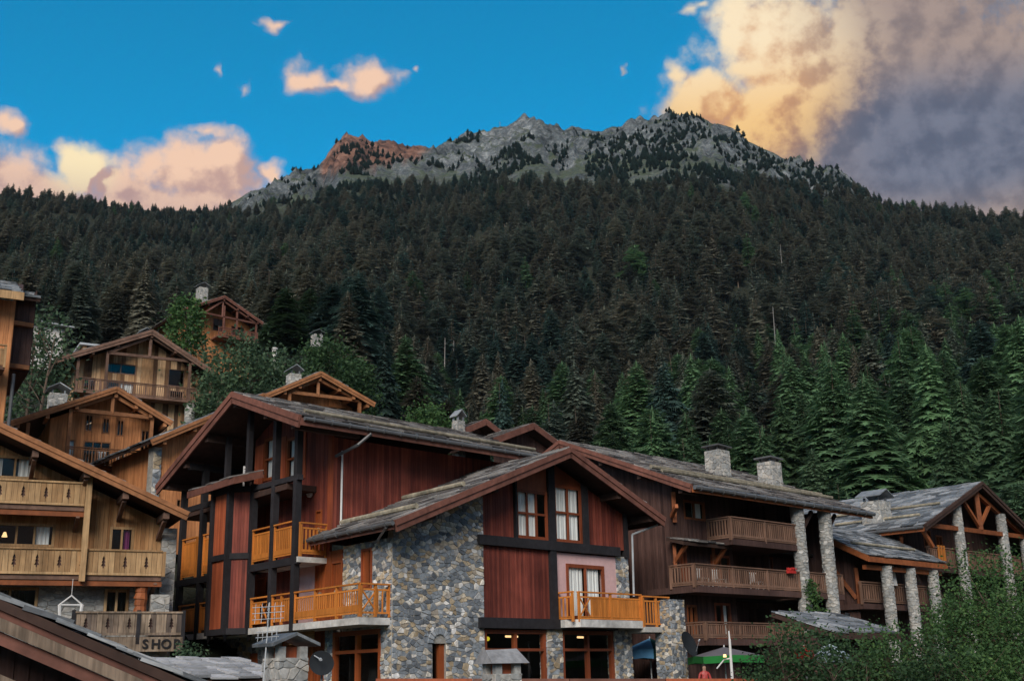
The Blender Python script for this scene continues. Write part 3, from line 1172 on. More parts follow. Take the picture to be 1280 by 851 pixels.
def tree_tone(x, y, r, az, px, u):
    """species mix: brown-green stone pines and larches up the slope, fresh green larches low on the right"""
    n = float(fbm(np.array(x / 130.), np.array(y / 130.), 3, 77))
    g = np.clip((430 - r) / 260, 0, 1) * np.clip((px - 300) / 420, 0, 1) + np.clip((px - 900) / 380, 0, 1) * np.clip((800 - r) / 500, 0, 1) * .6
    top = np.clip((r - 850) / 500, 0, 1)
    if u[0] < g * .95 + (n - .62) * .8:
        return .72 + .28 * u[1]
    if u[0] > .93 - .25 * (n < .42) - top * .35:
        return .02 + .12 * u[1]
    return .25 + .33 * u[1]


def build_forest():
    cell = 10.5
    pts = []
    for gx in range(int(-900 / cell), int(1000 / cell)):
        for gy in range(int(60 / cell), int(1850 / cell)):
            pts.append((gx, gy))
    g = np.array(pts, float)
    g = (g + rng.uniform(-.42, .42, g.shape) + .5) * cell
    r = np.hypot(g[:, 0], g[:, 1])
    az = np.degrees(np.arctan2(g[:, 0], g[:, 1]))
    keep = (np.abs(az) < 33)
    g, r, az = g[keep], r[keep], az[keep]
    z = height(r, az)
    el = (z - 1.7) / r
    Rr = np.interp(az, RA, RR)
    tl = np.interp(az, TA, TT)
    u = rng.random((len(r), 4))
    patch = fbm(g[:, 0] / 35, g[:, 1] / 35, 4, 51)
    wob = (patch - .5) * .02
    below = el < tl + wob
    start = np.interp(az, [-40, -24, -14, -9, -4, 4, 20, 40], [215, 215, 210, 180, 122, 108, 96, 96])
    cx = np.interp(az, [azel(640, 200)[0], azel(740, 200)[0], azel(980, 200)[0], azel(1070, 200)[0]], [.10, .42, .5, .9])
    sparse = (patch > .46) & (u[:, 0] < cx * .9)
    keep = (r > start) & (r < Rr + 6) & below
    keep &= ~(below & (u[:, 0] < .10))
    idx = np.nonzero(keep)[0]
    trees = []
    q = np.stack([rng.uniform(-620, 700, 42000), rng.uniform(700, 1560, 42000)], -1)
    qr, qa = np.hypot(q[:, 0], q[:, 1]), np.degrees(np.arctan2(q[:, 0], q[:, 1]))
    qz = height(qr, qa)
    qe = (qz - 1.7) / qr - np.interp(qa, TA, TT)
    qp = fbm(q[:, 0] / 55, q[:, 1] / 55, 5, 61)
    want = np.interp(qa, [azel(x, 200)[0] for x in (300, 560, 640, 720, 780, 980, 1060)], [.37, .37, .40, .47, .51, .54, .66]) - np.clip(qe / .10, 0, 1) * .14
    ok = (qr < np.interp(qa, RA, RR) - np.interp(qa, [azel(900, 200)[0], azel(980, 200)[0]], [34, 0])) & (qe > -.004) & (qp < want) & (np.abs(qa) < 26)
    for i in np.nonzero(ok)[0]:
        uu = rng.random(4)
        uu[2] = .97
        trees.append((q[i, 0], q[i, 1], qz[i], 3.5 + 6 * uu[1], qr[i], qa[i], uu))
    print('scrub', int(ok.sum()))
    for i in idx:
        x, y = g[i]
        h = 9 + 6 * u[i, 1] if u[i, 3] < .35 else 17 + 10 * u[i, 1]
        if not below[i]:
            h = 5 + 6 * u[i, 1]
        else:
            h *= np.interp(r[i], [100, 200, 600, 900, 1300], [.75, .95, .95, .78, .50]) * np.interp(az[i], [-16, -6], [.74, 1])
        trees.append((x, y, z[i], h, r[i], az[i], u[i]))
    # what shows largest above the roofs becomes a tree of its own
    bx = [0, 40, 45, 95, 190, 268, 330, 470, 640, 700, 880, 1080, 1225, 1280]
    by = [350, 350, 430, 420, 412, 372, 410, 492, 525, 535, 575, 600, 595, 640]
    cand = []
    for k, t in enumerate(trees):
        if t[4] > 420:
            continue
        px, py = proj((t[0], t[1], t[2] + t[3]))
        if -15 < px < 1295 and py < np.interp(px, bx, by) - 6:
            cand.append((t[4] / t[3], k))
    cand.sort()
    own = [k for _, k in cand[:285]]
    ownset = set(own)
    far = []
    for n, k in enumerate(own):
        x, y, z0, h, r0, a, uu = trees[k]
        px = proj((x, y, z0 + h / 2))[0]
        tone = tree_tone(x, y, r0, a, px, uu[2:])
        if n < 190:
            tr, cr = FINE[n % 7]
        else:
            tr, cr = COARSE[n % 5] if n % 3 == 0 else FINE[n % 7]
        lab, grp = ('fresh green larch on the lower forest slope', 'green larches on the slope') if tone > .7 else (('dark blue-green spruce among the larches on the slope', 'dark spruces on the slope') if tone < .2 else ('brownish green conifer in the forest on the slope', 'brownish conifers on the slope'))
        root = thing('conifer_tree', lab, 'tree', (x, y, z0), grp)
        wd = random.uniform(1.05, 1.45)
        for nm, me in (('trunk', tr), ('crown', cr)):
            o = bpy.data.objects.new(nm, me)
            COL.objects.link(o)
            o.parent = root
            o.scale = (h * wd, h * wd, h)
            o.rotation_euler = (0, 0, random.uniform(0, 6.28))
            o['htint'], o['vtint'] = float(tone), float(uu[1])
    protos = []
    for j in range(5):   # a tree of each simple kind whose shape the far forest repeats
        protos.append(COARSE[j])
    X, S, RZ, HT, VT, KI = [], [], [], [], [], []
    for k, (x, y, z0, h, r0, a, uu) in enumerate(trees):
        if k in ownset:
            continue
        px, py = proj((x, y, z0 + h))
        X.append((x, y, z0))
        wd = random.uniform(1.1, 1.6)
        S.append((h * wd, h * wd, h))
        RZ.append((0, 0, random.uniform(0, 6.28)))
        HT.append(tree_tone(x, y, r0, a, px, uu[2:]))
        VT.append(uu[1] * .7 + .3 * random.random())
        KI.append(random.randrange(5))
    print('forest', len(X), 'own', len(own))
    me = bpy.data.meshes.new('forest')
    me.from_pydata(X, [], [])
    for nm, ty, arr in (('scl', 'FLOAT_VECTOR', S), ('rot', 'FLOAT_VECTOR', RZ), ('htint', 'FLOAT', HT), ('vtint', 'FLOAT', VT), ('pick', 'INT', KI)):
        q = me.attributes.new(nm, ty, 'POINT')
        q.data.foreach_set('vector' if 'VEC' in ty else 'value', np.asarray(arr, dtype=np.int32 if ty == 'INT' else np.float32).ravel())
    ob = bpy.data.objects.new('forest', me)
    COL.objects.link(ob)
    tag(ob, 'dense brown and green conifer forest covering the mountainside', 'forest', None, 'stuff')
    ng = bpy.data.node_groups.new('forest_trees', 'GeometryNodeTree')
    ng.interface.new_socket('Geometry', in_out='INPUT', socket_type='NodeSocketGeometry')
    ng.interface.new_socket('Geometry', in_out='OUTPUT', socket_type='NodeSocketGeometry')
    k = NT(ng)
    gi, go = k.new('NodeGroupInput'), k.new('NodeGroupOutput')
    join = k.new('GeometryNodeJoinGeometry')
    byname = {}
    for o in bpy.data.objects:
        if o.type == 'MESH':
            byname.setdefault(o.data.name, o)
    for tr, cr in reversed(protos):
        jj = k.new('GeometryNodeJoinGeometry')
        for m_ in (tr, cr):
            oi = k.new('GeometryNodeObjectInfo')
            oi.transform_space = 'ORIGINAL'
            oi.inputs['Object'].default_value = byname[m_.name]
            ng.links.new(oi.outputs['Geometry'], jj.inputs[0])
        gt = k.new('GeometryNodeGeometryToInstance')
        ng.links.new(jj.outputs[0], gt.inputs[0])
        ng.links.new(gt.outputs[0], join.inputs[0])

    def na(nm, ty):
        q = k.new('GeometryNodeInputNamedAttribute', data_type=ty)
        q.inputs['Name'].default_value = nm
        return q.outputs['Attribute']
    ip = k.new('GeometryNodeInstanceOnPoints')
    ng.links.new(gi.outputs[0], ip.inputs['Points'])
    ng.links.new(join.outputs[0], ip.inputs['Instance'])
    ip.inputs['Pick Instance'].default_value = True
    ng.links.new(na('pick', 'INT'), ip.inputs['Instance Index'])
    er = k.new('FunctionNodeEulerToRotation')
    ng.links.new(na('rot', 'FLOAT_VECTOR'), er.inputs[0])
    ng.links.new(er.outputs[0], ip.inputs['Rotation'])
    ng.links.new(na('scl', 'FLOAT_VECTOR'), ip.inputs['Scale'])
    ng.links.new(ip.outputs[0], go.inputs[0])
    mod = ob.modifiers.new('trees', 'NODES')
    mod.node_group = ng
    # bare dead trunks standing in the forest
    for (x, y, d, hh) in ((976, 322, 640, 16), (967, 410, 430, 17), (555, 452, 380, 17), (566, 450, 385, 14), (660, 270, 800, 15), (508, 320, 640, 13), (1112, 500, 240, 9)):
        p = at(x, y, d)
        gz = ground_z(p.x, p.y)
        t = thing('dead_tree', 'bare grey dead trunk standing among the forest conifers', 'tree', (p.x, p.y, gz), 'dead trunks in the forest')
        mb = MB()
        top = max(p.z + hh * .5, gz + hh)
        P0, P1 = Vector((p.x, p.y, gz - 1)), Vector((p.x + .4, p.y, top))
        mb.tube(P0, P1, .30, .08, 6)
        mb.build('trunk', 'dead_trunk', t)
        b = MB()
        for i in range(9):
            f = random.uniform(.45, .98)
            c = P0.lerp(P1, f)
            a = random.uniform(0, 6.28)
            b.tube(c, c + Vector((math.cos(a), math.sin(a), random.uniform(-.2, .4))) * random.uniform(.6, 1.6), .07, .02, 4)
        b.build('branches', 'dead_trunk', t)


build_forest()


def leafy(name, label, cat, base, h, rx, ry, n, leaf, mat, trunk=.14, clump=26, low=.18, seed=1, stems=1, group=None, cr=.26):
    """broadleaf tree or shrub: stems, limbs and leaves gathered in clumps"""
    r = np.random.default_rng(seed)
    base = Vector(base)
    root = thing(name, label, cat, base, group)
    mb = MB()
    cl = []
    for s in range(stems):
        off = Vector((r.normal(0, rx * .25), r.normal(0, ry * .25), 0)) if stems > 1 else Vector((0, 0, 0))
        top = base + off * 1.6 + Vector((r.normal(0, rx * .08), 0, h * .8))
        mid = base + off * 1.1 + Vector((r.normal(0, rx * .06), 0, h * .4))
        mb.tube(base + off - Vector((0, 0, .5)), mid, trunk, trunk * .7, 7)
        mb.tube(mid, top, trunk * .7, trunk * .15, 6)
        for i in range(14):
            f = r.uniform(.2, .95)
            c = (base + off).lerp(mid, f * 2) if f < .5 else mid.lerp(top, f * 2 - 1)
            a = r.uniform(0, 6.28)
            L = r.uniform(.45, .95) * (1 - f * .45)
            q = c + Vector((math.cos(a) * rx * L, math.sin(a) * ry * L, h * r.uniform(.05, .2)))
            mb.tube(c, q, trunk * .3, trunk * .06, 5)
            cl.append(q)
    mb.build('trunk', 'trunk', root)
    nc = max(6, n // clump)
    C = []
    for i in range(nc):
        # clump centres through the crown volume, thicker to the outside, uneven
        while True:
            p = r.uniform(-1, 1, 3)
            d = np.linalg.norm(p)
            if d < 1 and r.random() < .25 + .75 * d:
                break
        zz = (p[2] * .5 + .5)
        wob = 1 + .28 * math.sin(3 * math.atan2(p[1], p[0]) + seed) * (1 - zz)
        C.append((p[0] * rx * wob, p[1] * ry * wob, h * (low + (1 - low) * zz)))
    C += [tuple(q - base) for q in cl]
    C = np.array(C)
    ci = r.integers(0, len(C), n)
    cs = r.uniform(.5, 1.2, len(C)) * min(rx, ry, h * .5) * cr
    pos = C[ci] + r.normal(0, 1, (n, 3)) * cs[ci][:, None] * np.array([1, 1, .75])
    pos[:, 2] = np.maximum(pos[:, 2], h * low * .5)
    d = r.normal(0, 1, (n, 3)) * np.array([1, 1, .7])
    d /= np.linalg.norm(d, axis=1)[:, None]
    w = np.cross(d, r.normal(0, 1, (n, 3)))
    w /= np.linalg.norm(w, axis=1)[:, None] + 1e-9
    s = (leaf * r.uniform(.65, 1.35, n))[:, None]
    V = np.stack([pos - d * s * .5, pos + w * s * .3, pos + d * s * .5, pos - w * s * .3], 1).reshape(-1, 3)
    F = np.arange(n * 4).reshape(-1, 4)
    ct = r.uniform(.2, .8, len(C))
    T = np.clip(ct[ci] + r.normal(0, .15, n), 0, 1)
    me = raw_mesh('crown', V, F, T, mat)
    o = bpy.data.objects.new('crown', me)
    COL.objects.link(o)
    o.parent = root
    return root


def gleafy(name, label, px, py_top, dist, h, rx, ry, n, leaf, mat, cat='tree', **kw):
    """tree whose top shows at a photograph pixel, standing on the ground there"""
    p = at(px, py_top, dist)
    g = ground_z(p.x, p.y)
    hh = max(h, p.z - g) if h is None or h == 0 else h
    return leafy(name, label, cat, (p.x, p.y, p.z - hh), hh, rx, ry, n, leaf, mat, **kw)


gleafy('birch_tree', 'loose pale green birch below the small white cabin', 52, 388, 84, 12.5, 2.7, 2.7, 3800, .34, 'leaf_grey', low=.1, seed=3, stems=2)
gleafy('round_tree', 'leafy green tree in front of the high red chalet', 236, 370, 118, 8, 1.9, 1.9, 2600, .38, 'leaf_bright', low=.12, seed=4)
gleafy('willow_tree', 'wide soft green tree to the right of the old plank chalet', 300, 420, 96, 11, 3.6, 3.2, 6500, .34, 'leaf_grey', low=.1, seed=5, stems=2)
gleafy('willow_tree', 'feathery green tree beside the pale thin pole', 350, 440, 100, 9, 2.8, 2.6, 4200, .34, 'leaf_grey', low=.1, seed=15, stems=2)
gleafy('round_tree', 'dense rounded dark green tree behind the honey timber gable', 408, 424, 112, 11, 4.0, 3.6, 7500, .36, 'leaf_dark', low=.12, seed=6, cr=.2)
gleafy('round_tree', 'dark green tree beside the rounded tree behind the honey gable', 446, 448, 116, 9, 2.4, 2.4, 3600, .36, 'leaf_dark', low=.1, seed=16, cr=.2)
gleafy('round_tree', 'small bright round tree just above the long slab roof', 533, 496, 132, 9, 2.6, 2.4, 3000, .42, 'leaf_bright', low=.1, seed=7)
gleafy('birch_tree', 'thin green tree at the side of the plank chalet veranda', 272, 462, 92, 8, 1.8, 1.8, 2200, .32, 'leaf_grey', low=.1, seed=17)

# ------------------------------------------------------------------ the stone and red timber houses in the middle
K = Frame((-4.784, 44.745), 45, -39)


def stone_house():
    h = thing('stone_house', 'rubble stone house with dark red boarded gable, pink wall and orange balcony', 'house', K.P(0, 0, .9))
    G = Face(K, 'v', 0)
    A = Face(K, 'u', 0)
    zr = lambda u: 11.35 - .40 * abs(u - 9.05)
    under = lambda u: zr(u) - .42
    Z0 = .9
    # stone walls
    arch = (2.02, 2.70, 1.55, 3.05)
    w = MB()
    holes = [arch]
    for a, b, c, d in wall_rects(0, 4.8, Z0, 7.0, holes):
        G.box(w, a, b, c, d, -.35, 0)
    w.prism([G.P(0, 7.0, 0), G.P(4.8, 7.0, 0), G.P(4.8, under(4.8), 0), G.P(.05, under(.05), 0)], G.P(0, 0, -.35) - G.P(0, 0, 0))
    sw = w.build('stone_wall', 'mortar', h)
    # arch top fill is a lunette of wedge stones
    pcs = []
    line = (-.40, 1.0, under(9.05) - .40 * 9.05)
    roofclip = [(-.40, 1.0, under(0.0))]
    archbox = (arch[0] - .02, arch[1] + .02, arch[2], arch[3] + .3)
    pcs += [(G.P, q) for q in cells(.02, 4.8, Z0, 9.0, .125, 1.55, .014, .42, [archbox], roofclip, seed=4)]
    cx, cz, rr = (arch[0] + arch[1]) / 2, arch[3], (arch[1] - arch[0]) / 2
    wedge = MB()
    for i in range(9):
        a0, a1 = math.pi * i / 9 + .02, math.pi * (i + 1) / 9 - .02
        poly = [(cx + rr * math.cos(a0), cz + rr * math.sin(a0)), (cx + (rr + .27) * math.cos(a0), cz + (rr + .27) * math.sin(a0)),
                (cx + (rr + .27) * math.cos(a1), cz + (rr + .27) * math.sin(a1)), (cx + rr * math.cos(a1), cz + rr * math.sin(a1))]
        V, F = stone_geo(G.P, poly, .02, .06)
        mesh_obj('voussoir', V, F, 'stone', sw, [random.uniform(.25, .55)] * len(F))
    # side wall towards the balcony
    sh = [(1.42, 2.22, 5.15, 6.75), (.75, 4.35, 1.1, 3.62)]
    w = MB()
    for a, b, c, d in wall_rects(.36, 3.65, Z0, 7.0, sh):
        A.box(w, a, b, c, d, -.35, 0)
    A.box(w, 3.65, 4.6, Z0, 3.62, -.35, 0) if False else None
    A.box(w, 4.35, 4.8, Z0, 3.9, -.35, 0)
    sw2 = w.build('stone_wall', 'mortar', h)
    pcs += [(A.P, q) for q in cells(.02, 3.65, Z0, 7.0, .125, 1.55, .014, .40, sh, [], seed=5)]
    pcs += [(A.P, q) for q in cells(4.35, 4.8, Z0, 3.9, .125, 1.55, .014, .40, [], [], seed=6)]
    # pillars of the ground floor and the upper strip on the right
    for q in ((8.48, 9.43, Z0, 3.66), (12.9, 14.1, Z0, 3.66), (13.2, 14.1, 3.66, 7.0)):
        w = MB()
        G.box(w, *q, -.5, 0)
        w.build('pillar', 'mortar', h)
    for a, b, c, d, s in ((8.48, 9.43, Z0, 3.66, 7), (12.9, 14.1, Z0, 3.66, 8), (13.2, 14.1, 3.7, 6.95, 9)):
        pcs += [(G.P, q) for q in cells(a, b, c, d, .125, 1.55, .014, .40, [], [], seed=s)]
    for (u, a, b, c, d) in ((8.48, -.0, .5, Z0, 3.66), (12.9, 0, .5, Z0, 3.66)):
        E_ = Face(K, 'u', u)
        pcs += [(E_.P, q) for q in cells(a, b, c, d, .125, 1.55, .014, .40, [], [], seed=12)]
    # free pillar under the balcony extension
    w = MB()
    w.box(K, 15.05, 16.15, -1.7, -.7, Z0, 5.0)
    fp = w.build('pillar', 'mortar', h)
    Gp, Ep = Face(K, 'v', -1.7), Face(K, 'u', 15.05)
    pcs += [(Gp.P, q) for q in cells(15.05, 16.15, Z0, 5.0, .125, 1.55, .014, .40, seed=10)]
    pcs += [(Ep.P, q) for q in cells(-1.7, -.7, Z0, 5.0, .125, 1.55, .014, .40, seed=11)]
    rubble(sw, pcs, 'stone', 290, skew=1.1)
    # gable boarding
    topb = lambda s: under(s) - .02
    g1 = boards(G, 4.8, 6.62, 7.42, topb, w=.15, d=-.05)
    g1.build('wall', 'red_boards', h)
    g2 = boards(G, 11.32, 13.9, 7.30, topb, w=.22, d=-.05, th=.05, gap=.05)
    g2.build('wall', 'red_boards', h)
    boards(G, 4.8, 8.72, 4.08, 7.0, w=.13, d=-.05).build('wall', 'red_boards', h)
    pk = plain_wall(G, 9.1, 13.2, 3.7, 6.95, [(9.8, 12.36, 4.1, 6.5)], .3)
    pk.build('wall', 'pink_plaster', h)
    # timber frame
    for (a, b, c, d, e) in ((4.45, 13.4, 7.0, 7.4, .2), (4.45, 12.95, 3.66, 4.08, .22)):
        b_ = MB()
        G.box(b_, a, b, c, d, -.1, e)
        b_.build('beam', 'black_beam', h)
    for (a, b, c, d) in ((6.62, 6.74, 7.4, 0), (8.70, 9.12, 7.4, 0), (10.95, 11.32, 7.4, 0), (8.72, 9.1, 4.08, 7.0), (13.85, 14.05, 6.95, 0)):
        b_ = MB()
        P = G.P
        z1, z2 = (d, d) if d else (under(a) - .01, under(b) - .01)
        b_.hexa([P(a, c, -.12), P(b, c, -.12), P(b, c, .16), P(a, c, .16), P(a, z1, -.12), P(b, z2, -.12), P(b, z2, .16), P(a, z1, .16)])
        b_.build('post', 'black_beam', h)
    # tall gable windows with sloping heads
    for (a, b, z0, lo, hi, nm) in ((6.74, 8.70, 7.42, 0, 0, 'l'), (9.12, 10.95, 7.42, 0, 0, 'r')):
        zt = min(under(a), under(b)) - .12
        window(h, G, a, b, z0, zt - (.35 if nm == 'l' else .1), 'frame_wood', cols=3 if nm == 'l' else 2, half=.52, curtain=[(.02, .72 if nm == 'l' else .46, 'curtain'), (.52, .98, 'curtain')] if nm == 'r' else [(.02, .70, 'curtain')], rec=.03, fw=.13)
        f = MB()
        P = G.P
        t0 = zt - (.35 if nm == 'l' else .1)
        f.hexa([P(a, t0, -.08), P(b, t0, -.08), P(b, t0, .02), P(a, t0, .02), P(a, under(a), -.08), P(b, under(b), -.08), P(b, under(b), .02), P(a, under(a), .02)])
        f.build('lintel', 'frame_wood', h)
    window(h, G, 9.8, 12.36, 4.1, 6.5, 'frame_wood', cols=2, curtain=[(.03, .44, 'curtain'), (.50, .93, 'curtain')], rec=.05, fw=.16, name='balcony_door', proud=.03)
    # shop windows
    for a, b in ((4.83, 8.48), (9.45, 12.9)):
        window(h, G, a, b, 1.0, 3.62, 'frame_wood', cols=2, half=.72, rec=.3, fw=.16, name='shop_window', proud=-.05)
    lm = MB()
    lm.tube(G.P(5.0, 3.30, -1.1), G.P(6.1, 3.30, -1.3), .09, n=8)
    lm.build('lamp', 'yellow_glow', h)
    for a in (7.4, 12.0):
        lm = MB()
        lm.tube(G.P(a, 3.42, -1.6), G.P(a + .8, 3.42, -1.7), .045, n=8)
        lm.build('lamp', 'lamp_glow', h)
    window(h, A, .75, 4.35, 1.05, 3.62, 'door_wood', cols=2, half=.72, rec=.2, fw=.18, name='shop_window', proud=.02)
    lm = MB()
    lm.tube(A.P(1.1, 3.2, -.9), A.P(2.0, 3.2, -1.0), .10, n=8)
    lm.build('lamp', 'yellow_glow', h)
    # arched window
    aw = MB()
    G.box(aw, arch[1] - .26, arch[1], arch[2], arch[3] + .1, -.3, -.1)
    G.box(aw, arch[0], arch[1], arch[2] - .12, arch[2], -.3, .08)
    for i in range(6):
        a0, a1 = math.pi * i / 6, math.pi * (i + 1) / 6
        aw.prism([G.P(cx + q * math.cos(a), cz + q * math.sin(a), -.1) for a, q in ((a0, rr), (a1, rr), (a1, rr - .1), (a0, rr - .1))], G.P(0, 0, -.3) - G.P(0, 0, -.1))
    ao = aw.build('arched_window', 'door_wood', h)
    p = MB()
    G.box(p, arch[0], arch[1] - .26, arch[2], arch[3], -.24, -.23)
    p.build('pane', 'glass', ao)
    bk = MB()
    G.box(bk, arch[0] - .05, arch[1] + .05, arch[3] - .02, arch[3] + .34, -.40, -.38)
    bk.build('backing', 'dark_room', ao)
    # side: window with shutter, doors, pink wall
    window(h, A, 1.42, 2.22, 5.15, 6.75, 'frame_wood', cols=1, rec=.12, fw=.09, curtain=[(.0, .35, 'curtain')])
    sb = MB()
    boards(A, 1.72, 2.2, 5.2, 6.72, w=.16, d=-.04, mb=sb)
    sb.build('shutter', 'door_wood', h)
    for a, b in ((3.7, 4.55), (4.98, 5.9)):
        door(h, A, a, b, 4.05, 6.45)
    rp = MB()
    A.box(rp, 4.56, 4.97, 4.05, 6.9, -.1, .06)
    A.box(rp, 3.66, 3.70, 4.05, 6.9, -.1, .06)
    A.box(rp, 3.7, 5.9, 6.45, 6.9, -.1, .04)
    rp.build('wall', 'door_wood', h)
    # dark interior behind the glazing
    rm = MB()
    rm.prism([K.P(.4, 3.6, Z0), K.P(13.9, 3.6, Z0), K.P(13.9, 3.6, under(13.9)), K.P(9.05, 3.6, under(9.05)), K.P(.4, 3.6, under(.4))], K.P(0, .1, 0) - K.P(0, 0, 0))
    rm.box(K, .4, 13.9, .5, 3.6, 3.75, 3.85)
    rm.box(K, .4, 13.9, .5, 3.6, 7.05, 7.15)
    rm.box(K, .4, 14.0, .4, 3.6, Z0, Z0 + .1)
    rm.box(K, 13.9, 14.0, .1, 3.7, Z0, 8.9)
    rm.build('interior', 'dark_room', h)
    # balcony in front
    sl = MB()
    sl.prism([K.P(9.15, -.01, 3.72), K.P(9.15, -.5, 3.72), K.P(9.55, -1.1, 3.72), K.P(13.75, -1.1, 3.72), K.P(13.75, -.01, 3.72)], (0, 0, .32))
    sl.build('balcony_slab', 'concrete', h)
    sl = MB()
    sl.box(K, 13.76, 15.7, -1.2, .4, 3.55, 3.78)
    sl.build('balcony_slab', 'concrete', h)
    Gb = Face(K, 'v', -1.02)
    railing(h, Gb, 9.55, 13.7, 4.04, 5.16, pitch=.125, slat=.10, post=2.1, low=.14, xfirst=True)
    railing(h, Face(K, 'v', -1.1), 13.8, 15.65, 3.86, 5.10, pitch=.19, slat=.07, post=.95, low=.1)
    railing(h, Face(K, 'u', 9.2), -.98, -.02, 4.04, 5.16, pitch=.2, post=.95, low=.14)
    # roof
    v0, v1 = -1.3, 5.0
    e = lambda u, v, dz=0: K.P(u, v, zr(u) + dz)
    roof_plane(h, e(-.82, v0), e(-.82, v1), e(9.05, v1), e(9.05, v0), indiv=190, row=.45)
    roof_plane(h, e(15.5, v0), e(15.5, v1 + 1), e(9.05, v1 + 1), e(9.05, v0), indiv=100, row=.45)
    off = K.P(0, -.06, 0) - K.P(0, 0, 0)
    for a in (-.82, 15.5):
        barge(h, K.P(a, v0 - .03, zr(a) + .03), K.P(9.05, v0 - .03, zr(9.05) + .03), out=off, h=.44)
    eb = MB()
    eb.beam(e(-.85, v0, -.16), e(-.85, v1, -.16), .07, .26)
    eb.beam(e(15.52, v0, -.16), e(15.52, v1, -.16), .07, .26)
    eb.build('fascia', 'barge_board', h)
    gutter(h, e(-1.0, v0 - .15, -.02), e(-1.0, v1 + .3, -.02))
    for (u, va, vb) in ((.55, -.9, 4.9), (3.9, .2, 4.9)):
        s = MB()
        s.tube(e(u, va, .20), e(u, vb, .20), .11, n=8)
        s.build('snow_guard', 'log', h)
    pl = MB()
    for u in (1.2, 4.6, 9.05, 12.4, 14.6):
        pl.beam(K.P(u, -1.2, zr(u) - .42), K.P(u, .3, zr(u) - .42), .22, .28)
    pl.build('purlins', 'soffit', h)
    dp = MB()
    dp.tube(K.P(15.6, -.9, 8.55), K.P(14.3, -.2, 8.05), .05)
    dp.tube(K.P(14.3, -.2, 8.05), K.P(14.25, -.15, 5.2), .05)
    dp.build('downpipe', 'bright_zinc', h)
    lv = MB()
    lv.tube(K.P(-1.0, -1.0, 7.2), K.P(-.5, .3, 6.9), .05)
    lv.build('downpipe', 'zinc', h)
    return h


stone_house()


